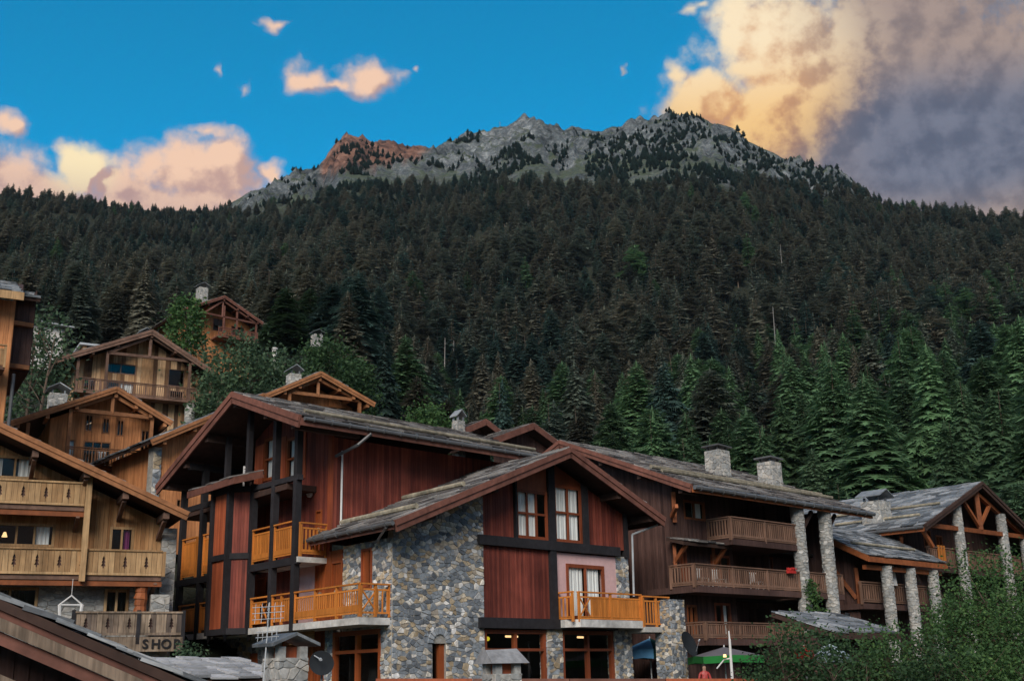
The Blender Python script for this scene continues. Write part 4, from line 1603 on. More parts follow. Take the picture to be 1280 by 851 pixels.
def red_chalet():
    h = thing('red_chalet', 'red boarded chalet with black posts, stacked orange balconies and a boxed bay', 'house', K.P(0, 10, .9))
    A = Face(K, 'u', 0)
    B = Face(K, 'v', 4.8)
    AP = (9.42, 14.23)
    zr = lambda v: AP[1] - (.357 if v < AP[0] else .378) * abs(v - AP[0])
    under = lambda v: zr(v) - .40
    VR, VL, U0, U1 = 3.09, 17.56, -2.6, 11.6
    zt = lambda v: under(v) - .03
    # walls
    up_h = [(5.45, 6.0, 6.75, 8.75), (7.75, 8.8, 10.4, 12.35), (10.0, 11.0, 10.7, 12.7)]
    boards(A, 4.8, 12.0, 6.75, zt, up_h, w=.15, d=-.02).build('wall', 'red_boards', h)
    boards(Face(K, 'u', 1.8), 12.0, 17.4, 3.9, zt, (), w=.18).build('wall', 'dark_boards', h)
    sidew = MB()
    boards(Face(K, 'v', 12.0), 0, 1.8, 3.9, 12.8, (), w=.18, mb=sidew)
    sidew.build('wall', 'dark_boards', h)
    boards(B, .02, U1, 7.2, 11.75, (), w=.14, d=.02).build('wall', 'red_boards', h)
    cor = MB()
    cor.box(K, -.06, .06, 4.70, 4.98, 6.7, 11.8)
    cor.build('corner_board', 'rust_boards', h)
    boards(A, 7.3, 12.0, 4.05, 6.5, [(10.4, 11.4, 4.05, 6.3)], w=.15, d=-.02).build('wall', 'red_boards', h)
    w = plain_wall(A, 5.9, 7.3, 4.0, 6.5, (), .25)
    w.build('wall', 'pink_plaster', h)
    # ground floor
    w = MB()
    gh = [(5.0, 9.3, 1.0, 3.75), (13.0, 14.2, .9, 3.3)]
    for a, b, c, d in wall_rects(4.8, 19.5, .9, 3.8, gh):
        A.box(w, a, b, c, d, -.35, 0)
    gw = w.build('stone_wall', 'mortar', h)
    rubble(gw, [(A.P, q) for q in cells(4.8, 19.5, .9, 3.78, .22, 1.35, .022, .2, gh, seed=21)], 'stone', 40)
    boards(A, 5.0, 9.3, .9, 3.75, [(5.6, 6.4, 1.0, 3.1), (7.6, 8.6, 1.0, 3.1)], w=.2, d=-.4).build('wall', 'door_wood', h)
    door(h, Face(K, 'u', .4), 5.6, 6.4, 1.0, 3.1, knob=False)
    door(h, Face(K, 'u', .4), 7.6, 8.6, 1.0, 3.1, knob=False)
    dm = MB()
    A.box(dm, 10.9, 11.5, 2.1, 3.0, -.1, .1)
    dm.build('niche', 'door_wood', h)
    bl = MB()
    for i in range(22):
        Face(K, 'u', -.55).box(bl, 4.95, 7.05, 3.22 + i * .032, 3.245 + i * .032, 0, .02 + .008 * (i % 2))
    bl.build('roller_blind', 'wicker', h)
    ac = MB()
    ac.box(K, -.5, 0, 15.0, 15.9, 3.05, 3.6)
    ac.build('cabinet', 'white_plaster', h)
    # windows of the top floor
    for (a, b, c, d) in up_h[1:]:
        window(h, A, a, b, c, d, 'door_wood', cols=1, rows=2, curtain=[(.02, .98, 'curtain')], rec=.08, fw=.12)
    for (a, b) in ((8.85, 9.3), (7.0, 7.7), (11.05, 11.9)):
        s = MB()
        boards(A, a, b, 10.3, 12.5, w=.2, d=.03, mb=s)
        s.build('shutter', 'rust_boards', h)
    door(h, A, 5.45, 6.0, 6.75, 8.75)
    lp = MB()
    lp.tube(A.P(6.5, 9.55, 0), A.P(6.5, 9.55, .12), .17, n=14)
    lp.build('wall_lamp', 'white_paint', h)
    pi = MB()
    pi.tube(K.P(.5, 4.7, 7.9), K.P(.5, 4.7, 11.2), .045)
    pi.build('downpipe', 'white_paint', h)
    door(h, A, 10.4, 11.4, 4.05, 6.3, knob=False)
    # balconies
    s = MB()
    s.box(K, -1.5, -.01, .1, 17.4, 3.72, 3.98)
    s.build('balcony_slab', 'concrete', h)
    s = MB()
    s.box(K, -1.5, -.01, 4.9, 9.6, 6.42, 6.64)
    s.box(K, -1.5, 1.7, 12.4, 17.2, 6.30, 6.55)
    s.build('balcony_slab', 'concrete', h)
    s = MB()
    s.box(K, -1.5, 1.7, 6.0, 17.2, 9.55, 9.8)
    s.build('upper_deck', 'soffit', h)
    C = Face(K, 'u', -1.42)
    railing(h, C, .16, 5.15, 4.1, 5.18, pitch=.16, slat=.06, post=1.66, low=.34, gap=.16)
    railing(h, C, 5.45, 7.1, 4.1, 5.18, pitch=.15, slat=.09, post=.85, low=.12)
    railing(h, C, 7.45, 9.0, 4.1, 5.18, pitch=.15, slat=.09, post=1.6, low=.12, xfirst=True)
    railing(h, Face(K, 'v', .14), -1.4, -.02, 4.1, 5.18, pitch=.2, slat=.06, post=.7, low=.1, xfirst=True)
    for (a, b) in ((12.75, 14.2), (14.75, 16.6)):
        railing(h, C, a, b, 4.1, 5.3, pitch=.14, slat=.09, post=2, low=.14)
        railing(h, C, a + .3, b, 6.65, 8.45, pitch=.14, slat=.105, post=2, low=.4)
    railing(h, C, 5.45, 7.1, 6.75, 8.1, pitch=.15, slat=.09, post=1.7, low=.3)
    railing(h, C, 7.4, 9.1, 6.75, 8.1, pitch=.15, slat=.09, post=1.7, low=.3)
    railing(h, Face(K, 'v', 5.0), -1.35, -.05, 6.75, 8.0, pitch=.17, slat=.08, post=1.3, low=.2)
    # posts and beams
    def post(u, v, z0, z1, w_=.28):
        m = MB()
        m.box(K, u - w_ / 2, u + w_ / 2, v - w_ / 2, v + w_ / 2, z0, z1)
        m.build('post', 'black_beam', h)
    for (v, z0) in ((5.28, 3.7), (7.25, 3.98)):
        post(-1.4, v, z0, under(v))
    post(-1.4, 9.25, 3.98, 10.2)
    for v in (9.9, 12.1):
        post(-1.4, v, 10.4, under(v), .24)
    for v in (14.5, 16.85):
        post(-1.4, v, 3.7, under(v))
    for v in (12.5,):
        post(-1.4, v, 3.7, 10.2, .22)
    for (p, q, s_) in ((K.P(-1.42, 5.0, 6.5), K.P(-1.42, 9.3, 6.5), .3), (K.P(-1.42, 12.4, 6.42), K.P(-1.42, 17.3, 6.42), .3), (K.P(-1.42, 12.4, 9.9), K.P(-1.42, 17.2, 9.9), .26),
                       (K.P(-1.42, 5.0, 9.92), K.P(-1.42, 9.3, 10.0), .22), (K.P(-2.3, 14.5, zr(14.5) - .6), K.P(1.5, 14.5, zr(14.5) - .6), .3)):
        m = MB()
        m.beam(p, q, .24, s_)
        m.build('beam', 'black_beam', h)
    pl = MB()
    for v in (3.9, 6.4, 9.42, 12.3, 14.6, 16.6):
        pl.beam(K.P(-2.5, v, zr(v) - .48), K.P(.8, v, zr(v) - .48), .26, .32)
    pl.build('purlins', 'soffit', h)
    # boxed bay with mitred red panels
    ring = [(-1.42, 9.25), (-2.2, 10.05), (-2.2, 11.7), (-1.42, 12.5)]
    for (p, q), pm in zip(zip(ring, ring[1:]), ('red_boards', 'rust_boards', 'rust_boards')):  # brighter boards on the left-facing sides paint in the side light
        for (z0, z1) in ((3.95, 6.95), (7.2, 9.95)):
            m = MB()
            P0, P1 = K.P(*p, 0), K.P(*q, 0)
            d = (P1 - P0)
            L = d.length
            d.normalize()
            nrm = d.cross(Vector((0, 0, 1)))
            if nrm.dot(EYE - P0) < 0:
                nrm = -nrm
            n = int(L / .13)
            for i in range(n):
                a, b = P0 + d * (L * i / n + .004), P0 + d * (L * (i + 1) / n - .004)
                t = .03 + random.uniform(0, .006)
                m.hexa([a + Vector((0, 0, z0)), b + Vector((0, 0, z0)), b - nrm * .06 + Vector((0, 0, z0)), a - nrm * .06 + Vector((0, 0, z0)),
                        a + nrm * t * 0 + Vector((0, 0, z1)), b + Vector((0, 0, z1)), b - nrm * .06 + Vector((0, 0, z1)), a - nrm * .06 + Vector((0, 0, z1))])
            m.build('panel', pm, h)
        for z in (3.88, 7.07, 10.0):
            m = MB()
            m.beam(K.P(*p, z), K.P(*q, z), .16, .26)
            m.build('beam', 'black_beam', h)
    for i, (u, v) in enumerate(ring):
        m = MB()
        m.box(K, u - .13, u + .13, v - .13, v + .13, 3.75, 10.15)
        m.prism([K.P(u - .13, v - .13, 3.75), K.P(u + .13, v - .13, 3.75), K.P(u, v, 3.45)], (.02, .02, 0))
        m.build('post', 'black_beam', h)
    fl = MB()
    fl.prism([K.P(u, v, 3.86) for u, v in ring], (0, 0, -.12))
    fl.build('bay_floor', 'soffit', h)
    cn = roof_plane(h, K.P(-2.75, 8.6, 10.28), K.P(-2.75, 13.3, 10.28), K.P(-1.3, 13.3, 10.72), K.P(-1.3, 8.6, 10.72), indiv=40, name='bay_roof')
    m = MB()
    m.beam(K.P(-2.8, 8.5, 10.14), K.P(-2.8, 13.4, 10.14), .07, .3)
    m.beam(K.P(-2.8, 8.5, 10.14), K.P(-1.4, 8.5, 10.55), .07, .3)
    m.build('fascia', 'barge_board', h)
    # roof
    e = lambda u, v, dz=0: K.P(u, v, zr(v) + dz)
    roof_plane(h, e(U0, VR), e(U1, VR), e(U1, AP[0]), e(U0, AP[0]), indiv=240, row=.45)
    roof_plane(h, e(U0, VL), e(U1, VL), e(U1, AP[0]), e(U0, AP[0]), indiv=0, row=.5)
    off = K.P(-.06, 0, 0) - K.P(0, 0, 0)
    for v in (VR, VL):
        barge(h, K.P(U0 - .03, v, zr(v) + .04), K.P(U0 - .03, AP[0], AP[1] + .04), out=off, h=.5)
    eb = MB()
    eb.beam(e(U0, VR - .02, -.2), e(U1, VR - .02, -.2), .07, .3)
    eb.build('fascia', 'barge_board', h)
    gutter(h, e(U0 + .1, VR - .14, -.04), e(U1, VR - .14, -.04), .085)
    s = MB()
    s.tube(e(U0 + .6, VR + .75, .2), e(U1, VR + .75, .2), .085, n=8)
    s.build('snow_guard', 'log', h)
    dp = MB()
    dp.tube(K.P(.9, VR - .1, 11.7), K.P(.4, VR + .2, 11.2), .07)
    dp.tube(K.P(.4, VR + .2, 11.2), K.P(.1, 4.6, 10.9), .07)
    dp.build('downpipe', 'zinc', h)
    # chimney behind the ridge and raised cross gables
    chimney(h, K, 13.84, 13, 12.5, 15.85, .55, .55, 'pale_stone', 'gable', .16)
    for (ua, va, za, hw, sl, dp_) in ((16.3, 9.0, 15.32, 3.1, .40, 5.0), (16.0, 13.0, 16.25, 1.7, .45, 3.0)):
        f = lambda u, v, dz=0: K.P(u, v, za - sl * abs(u - ua) + dz)
        m = MB()
        boards(Face(K, 'v', va + .8), ua - hw + .7, ua + hw - .7, 12.0, lambda s_: za - .35 - sl * abs(s_ - ua), w=.18, mb=m)
        m.build('wall', 'dark_boards', h)
        for k_ in (-1, 1):
            roof_plane(h, f(ua + k_ * hw, va), f(ua + k_ * hw, va + dp_), f(ua, va + dp_), f(ua, va), name='dormer_roof')
            barge(h, f(ua + k_ * hw, va - .04, .03), f(ua, va - .04, .03), h=.34)
    return h


red_chalet()
# white plastic chair stacked on the upper deck
ch = thing('garden_chair', 'white slatted plastic chair up on the red chalet deck', 'chair', K.P(-.9, 10.8, 9.8))
m = MB()
for i in range(6):
    m.box(K, -1.05, -1.0, 10.4, 11.1, 10.62 + i * .12, 10.68 + i * .12)
m.box(K, -1.06, -.99, 10.36, 10.42, 10.2, 11.35)
m.box(K, -1.06, -.99, 11.08, 11.14, 10.2, 11.35)
m.build('backrest', 'white_paint', ch)
m = MB()
m.box(K, -1.06, -.5, 10.38, 11.12, 10.2, 10.26)
m.build('seat', 'white_paint', ch)
for u in (-1.03, -.55):
    for v in (10.41, 11.09):
        m = MB()
        m.box(K, u - .03, u + .03, v - .03, v + .03, 9.8, 10.2)
        m.build('leg', 'white_paint', ch)

# ------------------------------------------------------------------ generic gabled chalet
def truss(parent, F, v, a, b, apx, mat, king=True, w=.2):
    """open gable truss: tie beam a-b rafters to the apex, king post"""
    for p, q in ((F.P(a[0], v, a[1]), F.P(b[0], v, b[1])), (F.P(a[0], v, a[1]), F.P(apx[0], v, apx[1])), (F.P(b[0], v, b[1]), F.P(apx[0], v, apx[1]))):
        m = MB()
        m.beam(p, q, w, w * 1.1)
        m.build('truss_beam', mat, parent)
    if king:
        m = MB()
        zb = a[1] + (b[1] - a[1]) * (apx[0] - a[0]) / (b[0] - a[0])
        m.beam(F.P(apx[0], v - .01, zb), F.P(apx[0], v - .01, apx[1]), w, w)
        m.build('king_post', mat, parent)


def chalet(name, label, F, z0, eL, ap, eR, over, depth, wall, wm, beam, slate='slate', wall_v=0.0, tr=None, posts=(), rails=(), wins=(), rail_mat=None, bw=.2, floor=None, indiv=0, rowh=.5, bh=.34, pv=None):
    h = thing(name, label, 'house', F.P((wall[0] + wall[1]) / 2, 0, z0))
    zr = lambda u: ap[1] + (eL[1] - ap[1]) * (u - ap[0]) / (eL[0] - ap[0]) if u < ap[0] else ap[1] + (eR[1] - ap[1]) * (u - ap[0]) / (eR[0] - ap[0])
    under = lambda u: zr(u) - .38
    G = Face(F, 'v', wall_v)
    holes = [w[:4] for w in wins]
    boards(G, wall[0], wall[1], z0, lambda s: under(s), holes, w=bw).build('wall', wm, h)
    for u in wall:
        S = Face(F, 'u', u)
        boards(S, wall_v + .05, depth, z0, under(u) - .02, (), w=bw * 1.5).build('wall', wm, h)
    bk = MB()
    bk.prism([F.P(wall[0], depth, z0), F.P(wall[1], depth, z0), F.P(wall[1], depth, under(wall[1])), F.P(ap[0], depth, under(ap[0])), F.P(wall[0], depth, under(wall[0]))], F.P(0, .1, 0) - F.P(0, 0, 0))
    bk.build('wall', wm, h)
    for w in wins:
        kw = w[4] if len(w) > 4 else {}
        window(h, G, *w[:4], **{**dict(fm=beam, cols=2, fw=.08, rec=.06), **kw})
    e = lambda u, v: F.P(u, v, zr(u))
    roof_plane(h, e(eL[0], -over), e(eL[0], depth + .8), e(ap[0], depth + .8), e(ap[0], -over), slate, indiv, row=rowh)
    roof_plane(h, e(eR[0], -over), e(eR[0], depth + .8), e(ap[0], depth + .8), e(ap[0], -over), slate, 0, row=rowh)
    off = F.P(0, -.05, 0) - F.P(0, 0, 0)
    for q in (eL, eR):
        barge(h, F.P(q[0], -over - .03, q[1] + .03), F.P(ap[0], -over - .03, ap[1] + .03), beam, h=bh, out=off)
    pl = MB()
    for f in (.12, .38, .64):
        for q in (eL, eR):
            u = q[0] + (ap[0] - q[0]) * f
            pl.beam(F.P(u, -over + .05, zr(u) - .42), F.P(u, wall_v + .4, zr(u) - .42), .2, .24)
    pl.beam(F.P(ap[0], -over + .05, ap[1] - .5), F.P(ap[0], wall_v + .4, ap[1] - .5), .2, .24)
    pl.build('purlins', beam, h)
    if tr:
        truss(h, F, -over + .35 if pv is None else pv, *tr, beam)
    for (u, zb, zt) in posts:
        m = MB()
        v = -over + .35 if pv is None else pv
        m.box(F, u - .1, u + .1, v - .1, v + .1, zb, min(zt, under(u)))
        m.build('post', beam, h)
    for (s0, s1, a, b) in rails:
        v = -over + .3 if pv is None else pv
        railing(h, Face(F, 'v', v), s0, s1, a, b, rail_mat or beam, pitch=.16, slat=.05, post=1.7, low=.1, gap=.05)
        m = MB()
        m.box(F, s0 - .1, s1 + .1, v - .1, wall_v, a - .22, a - .04)
        m.build('balcony_floor', beam, h)
    return h


def lattice_chair(F, u, v, z, label, rot=0):
    ch = thing('garden_chair', label, 'chair', F.P(u, v, z), 'white garden chairs on the balconies')
    m = MB()
    for i in range(5):
        m.box(F, u - .22 + i * .1, u - .18 + i * .1, v + .2, v + .24, z + .42, z + .86)
    m.box(F, u - .26, u + .26, v + .19, v + .25, z + .84, z + .9)
    m.build('backrest', 'white_paint', ch)
    m = MB()
    m.box(F, u - .25, u + .25, v - .25, v + .25, z + .38, z + .42)
    m.build('seat', 'white_paint', ch)
    for a in (-.23, .23):
        for b in (-.23, .23):
            m = MB()
            m.box(F, u + a - .025, u + a + .025, v + b - .025, v + b + .025, z, z + .38)
            m.build('leg', 'white_paint', ch)
    return ch


# ------------------------------------------------------------------ dark brown apartment chalet
D = Frame((7.861, 57.465), 46, -43)


def dark_house():
    h = thing('dark_chalet', 'long dark brown timber chalet with three balconies and two stone chimneys', 'house', D.P(5, 3, 1))
    G, A = Face(D, 'v', 0), Face(D, 'u', 0)
    RZ, RV, EV, EZ = 14.0, 6.8, -2.0, 10.42
    sl = (RZ - EZ) / (RV - EV)
    zr = lambda v: EZ + sl * (v - EV) if v < RV else RZ - sl * (v - RV)
    U0, U1 = -1.0, 15.8
    boards(A, 0, 9, 1, lambda s: zr(s) - .35, (), w=.16).build('wall', 'dark_boards', h)
    # front wall, three floors, with loggias between cross walls
    wins = [(.75, 2.5, 9.15, 10.12), (.15, .75, 6.0, 7.6), (2.7, 4.35, 5.95, 7.5), (.5, 1.3, 3.4, 4.95), (2.75, 4.1, 3.35, 5.1)]
    boards(G, 0, 4.6, 1, zr(0) - .35, wins, w=.16).build('wall', 'dark_boards', h)
    G2 = Face(D, 'v', 1.6)
    boards(G2, 4.6, 13.2, 1, zr(1.6) - .4, [(9.4, 10.6, 5.9, 7.9), (5.0, 6.2, 8.4, 10.2)], w=.18).build('wall', 'dark_boards', h)
    for u in (4.6, 7.9, 12.9):
        S = Face(D, 'u', u)
        for z0, z1 in ((3.0, 5.0), (5.6, 7.75), (8.2, 10.4)):
            m = MB()
            boards(S, -.05 if u < 12 else -1.0, 1.55, z0 + (.0 if u < 12 else -2), z1, (), w=.18, mb=m)
            m.build('partition', 'dark_boards' if u > 5 else 'dark_boards', h)
    for i, w in enumerate(wins):
        window(h, G, *w, fm='rust_beam' if i in (0, 3) else 'frame_wood', cols=2, curtain=[(.55 if i else .5, .95, 'curtain')] if i != 2 else [(.1, .4, 'curtain')], rec=.08, fw=.11)
    window(h, G2, 9.4, 10.6, 5.9, 7.9, 'frame_wood', cols=2, rec=.06)
    window(h, G2, 5.0, 6.2, 8.4, 10.2, 'frame_wood', cols=2, rec=.06)
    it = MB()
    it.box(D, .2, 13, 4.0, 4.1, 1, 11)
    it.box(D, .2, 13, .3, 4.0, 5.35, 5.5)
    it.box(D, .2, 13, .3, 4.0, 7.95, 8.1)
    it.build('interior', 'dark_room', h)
    # plain timber bay of the upper left
    # balconies
    def balc(s0, s1, zb, zt, v, side=True, floor=.3):
        m = MB()
        m.box(D, s0, s1, v - .06, 1.5, zb - floor, zb)
        m.build('balcony_floor', 'dark_boards', h)
        railing(h, Face(D, 'v', v), s0 + .05, s1 - .05, zb + .02, zt, 'brown_rail', pitch=.17, slat=.085, post=2.7, low=.20, gap=.03)
        if side:
            railing(h, Face(D, 'u', s0), v + .05, -.05, zb + .02, zt, 'brown_rail', pitch=.17, slat=.085, post=1.6, low=.2, gap=.03)
    balc(2.6, 8.5, 8.15, 9.2, -1.5)
    balc(-.6, 8.45, 5.72, 6.72, -1.5)
    balc(.0, 8.3, 3.28, 4.02, -1.5)
    balc(9.2, 12.7, 5.72, 6.74, -1.5)
    # little pent roof over the corner window with carved braces
    roof_plane(h, D.P(-.6, -1.0, 7.85), D.P(3.3, -1.0, 7.85), D.P(3.3, .1, 8.15), D.P(-.6, .1, 8.15), name='pent_roof')
    for u in (-.25, 2.9):
        m = MB()
        m.beam(D.P(u, -.05, 6.9), D.P(u, -.85, 7.75), .16, .18)
        m.beam(D.P(u, -.08, 6.7), D.P(u, -.08, 7.85), .18, .16)
        m.build('brace', 'rust_beam', h)
    m = MB()
    m.beam(D.P(-.9, -.9, 9.55), D.P(-.2, 0, 9.2), .16, .2)
    m.beam(D.P(-.1, -.1, 8.9), D.P(-.1, -.1, 10.4), .2, .2)
    m.build('brace', 'rust_beam', h)
    # columns
    for u, v in ((8.75, -1.5), (11.3, -1.6)):
        column(h, D, u, v, 1.2, 10.35, .35)
    m = MB()
    for (u0, u1) in ((9.0, 10.2), (11.4, 12.6)):
        m.beam(D.P(u0, -1.5, 8.9), D.P(u1, -1.5, 10.1), .16, .18)
    m.build('brace', 'soffit', h)
    # roof
    e = lambda u, v, dz=0: D.P(u, v, zr(v) + dz)
    roof_plane(h, e(U0, EV), e(U1, EV), e(U1, RV), e(U0, RV), indiv=290, row=.45)
    roof_plane(h, e(U0, 15), e(U1, 15), e(U1, RV), e(U0, RV), indiv=0)
    off = D.P(-.06, 0, 0) - D.P(0, 0, 0)
    barge(h, D.P(U0 - .03, EV, EZ + .03), D.P(U0 - .03, RV, RZ + .03), out=off, h=.4)
    barge(h, D.P(U0 - .03, 15, zr(15) + .03), D.P(U0 - .03, RV, RZ + .03), out=off, h=.4)
    barge(h, D.P(U1 + .03, EV, EZ + .03), D.P(U1 + .03, RV, RZ + .03), h=.4)
    m = MB()
    m.beam(e(U0, EV - .02, -.2), e(U1, EV - .02, -.2), .07, .28)
    m.build('fascia', 'rust_beam', h)
    gutter(h, e(U0, EV - .16, -.05), e(U1, EV - .16, -.05), .12)
    pl = MB()
    for v in (-1.2, 1.4, 4.0, 6.6):
        pl.beam(D.P(U0 + .1, v, zr(v) - .45), D.P(.3, v, zr(v) - .45), .24, .3)
    pl.build('purlins', 'soffit', h)
    for (u, v) in ((7.0, .9), (2.0, .2)):
        s = MB()
        s.tube(e(U0 + .5, v, .2), e(U1 - .5, v + .0, .2), .10, n=8)
        s.build('snow_guard', 'log', h)
    chimney(h, D, 8.3, 3.2, 11.6, 13.95, 1.05, 1.0, 'pale_stone', 'slab', .22)
    chimney(h, D, 12.6, 2.6, 11.5, 13.65, 1.05, 1.0, 'pale_stone', 'slab', .22)
    lm = MB()
    lm.tube(D.P(12.4, -1.65, 4.6), D.P(12.45, -1.85, 4.55), .14, n=10)
    lm.build('flood_lamp', 'dish', h)
    return h


dark_house()
for i, (u, z, t) in enumerate(((.6, 5.74, 'corner window'), (2.0, 5.74, 'potted corner'), (5.2, 5.74, 'middle partition'))):
    lattice_chair(D, u, -1.0, z, 'white lattice garden chair on the middle balcony of the dark chalet')
fp = thing('flower_box', 'red flower box hung on the middle balcony rail of the dark chalet', 'flower box', D.P(7.3, -1.7, 6.5))
m = MB()
m.box(D, 7.1, 7.7, -1.8, -1.6, 6.62, 6.76)
m.build('trough', 'red_canvas', fp)
m = MB()
for i in range(40):
    c = D.P(random.uniform(7.1, 7.7), random.uniform(-1.85, -1.6), random.uniform(6.72, 6.88))
    m.tube(c, c + Vector((random.uniform(-.04, .04), random.uniform(-.04, .04), .07)), .035, .01, 4)
m.build('flowers', 'red_canvas', fp, kind='stuff')

# ------------------------------------------------------------------ right chalet with stone columns
RK = 1.27
RH = Frame((23.179 * RK, 61.796 * RK), 46, -44, RK)


def column_house():
    h = thing('columned_chalet', 'chalet with blue slab roof, open timber truss and round stone columns', 'house', RH.P(2, 3, 2))
    AP, EL, ER = (3.36, 11.55), (-3.86, 8.68), (10.3, 8.75)
    zr = lambda u: AP[1] - (AP[1] - EL[1]) / (AP[0] - EL[0]) * (AP[0] - u) if u < AP[0] else AP[1] - (AP[1] - ER[1]) / (ER[0] - AP[0]) * (u - AP[0])
    v0, v1 = -.4, 11
    G = Face(RH, 'v', 2.0)
    boards(G, -2.2, 9.5, 1.5, lambda s: zr(s) - .4, [(.6, 1.5, 8.0, 9.0), (2.0, 2.8, 7.2, 8.8), (4.6, 5.6, 7.2, 9.0)], w=.18).build('wall', 'dark_boards', h)
    boards(Face(RH, 'u', -2.2), 2.0, 10.5, 1.5, zr(-2.2) - .4, [(4.2, 4.9, 8.0, 8.6)], w=.18).build('wall', 'dark_boards', h)
    for q in ((.6, 1.5, 8.0, 9.0), (2.0, 2.8, 7.2, 8.8), (4.6, 5.6, 7.2, 9.0)):
        window(h, G, *q, fm='rust_beam', cols=2, rec=.06)
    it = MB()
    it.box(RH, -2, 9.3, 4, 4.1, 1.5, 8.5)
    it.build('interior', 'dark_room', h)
    for u in (.75, 6.2, 9.0):
        column(h, RH, u, 0, 2.0, 1.7 + (zr(u) - .35 - 1.7) * 1.0, .34)
    # truss between the columns
    bz = 8.95
    for p, q, w in ((RH.P(-3.2, 0, 8.78), RH.P(10, 0, 8.95), .3), (RH.P(3.36, -.02, bz), RH.P(3.36, -.02, 11.2), .32), (RH.P(3.3, 0, bz + .2), RH.P(1.7, 0, 10.5), .2), (RH.P(3.4, 0, bz + .2), RH.P(5.0, 0, 10.5), .2),
                    (RH.P(-3.2, .02, 8.65), RH.P(3.36, .02, 11.05), .26), (RH.P(9.8, .02, 8.75), RH.P(3.36, .02, 11.05), .26)):
        m = MB()
        m.beam(p, q, w, w)
        m.build('truss_beam', 'rust_beam', h)
    m = MB()
    m.beam(RH.P(-2.25, 1.9, 6.9), RH.P(-3.3, 1.2, 8.3), .2, .24)
    m.beam(RH.P(-2.25, 1.85, 6.6), RH.P(-2.25, 1.85, 8.3), .22, .22)
    m.build('brace', 'rust_beam', h)
    m = MB()
    m.beam(RH.P(-2.4, 0, 7.7), RH.P(-3.4, 0, 8.6), .2, .24)
    m.build('brace', 'rust_beam', h)
    # balcony behind the columns
    m = MB()
    m.box(RH, -2.2, 9.3, .3, 2, 6.5, 6.75)
    m.build('balcony_floor', 'dark_boards', h)
    railing(h, Face(RH, 'v', .4), -2.2, 9.3, 6.8, 7.75, 'brown_rail', pitch=.2, slat=.1, post=2.5, low=.2, gap=.03)
    m = MB()
    for i in range(3):
        m.box(RH, -1.2 + i * .3, -1.05 + i * .3, .3, .36, 7.1, 7.9)
    m.build('slat', 'orange_wood', h)
    e = lambda u, v, dz=0: RH.P(u, v, zr(u) + dz)
    roof_plane(h, e(EL[0], v0), e(EL[0], v1), e(AP[0], v1), e(AP[0], v0), 'blue_slate', 290, row=.40, w=(.5, 1.0))
    roof_plane(h, e(ER[0], v0), e(ER[0], v1), e(AP[0], v1), e(AP[0], v0), 'blue_slate', 0)
    off = RH.P(0, -.06, 0) - RH.P(0, 0, 0)
    for q in (EL, ER):
        barge(h, RH.P(q[0], v0 - .03, q[1] + .03), RH.P(AP[0], v0 - .03, AP[1] + .03), 'soffit', h=.42, out=off)
    m = MB()
    m.beam(e(EL[0] - .03, v0, -.2), e(EL[0] - .03, v1, -.2), .07, .26)
    m.build('fascia', 'rust_beam', h)
    gutter(h, e(EL[0] - .15, v0, -.04), e(EL[0] - .15, v1, -.04), .1)
    for u, a, b in ((-.6, .2, 8), (-2.4, .5, 5.5)):
        s = MB()
        s.tube(e(u, a, .17), e(u, b, .17), .09, n=8)
        s.build('snow_guard', 'log', h)
    chimney(h, RH, -2.15, 3.1, 8.9, 10.4, 1.15, 1.1, 'pale_stone', 'gable', .2)
    # low wing in front with its own slab roof
    w0, w1 = -10.84, -3.2
    z_e, sl = 6.72, .52
    zl = lambda v: z_e + sl * (v + 1.0)
    boards(Face(RH, 'v', 1.2), w0 + 1.0, w1 + 3, 1.5, 7.4, [(-9.2, -8.4, 4.6, 5.5)], w=.18).build('wall', 'dark_boards', h)
    boards(Face(RH, 'u', w0 + .9), .2, 2.6, 1.5, lambda s: zl(s) - .3, (), w=.2).build('wall', 'dark_boards', h)
    roof_plane(h, RH.P(w0, -1, z_e), RH.P(w1, -1, z_e), RH.P(w1, 2.6, zl(2.6)), RH.P(w0, 2.6, zl(2.6)), 'blue_slate', 0, row=.40, w=(.5, 1.0), name='wing_roof')
    m = MB()
    m.beam(RH.P(w0 - .03, -1.03, z_e - .16), RH.P(w1, -1.03, z_e - .16), .07, .3)
    m.beam(RH.P(w0 - .03, -1.03, z_e - .14), RH.P(w0 - .03, 2.6, zl(2.6) - .14), .07, .32)
    m.build('fascia', 'rust_beam', h)
    m = MB()
    m.beam(RH.P(w0 + .3, -.6, 6.25), RH.P(w1, -.6, 6.25), .26, .26)
    m.build('beam', 'rust_beam', h)
    m = MB()
    m.beam(RH.P(w0 + .9, .2, 4.4), RH.P(w0 + .9, .2, 6.3), .22, .22)
    m.beam(RH.P(w0 + .9, .3, 4.9), RH.P(w0 + .4, 1.8, 7.3), .2, .22)
    m.build('brace', 'rust_beam', h)
    s = MB()
    s.tube(RH.P(w0 + .6, .1, zl(.1) + .17), RH.P(w1 - 1, .1, zl(.1) + .17), .08, n=8)
    s.build('snow_guard', 'log', h)
    for u in (-8.85, -6.6, -4.3):
        column(h, RH, u, -.75, 2.0, 6.35, .33)
    railing(h, Face(RH, 'v', -.1), -10.2, -3.4, 4.7, 5.6, 'brown_rail', pitch=.2, slat=.1, post=2.2, low=.15, gap=.03)
    m = MB()
    m.box(RH, -10.2, -3.2, -.2, 1.2, 4.4, 4.65)
    m.build('balcony_floor', 'dark_boards', h)
    return h


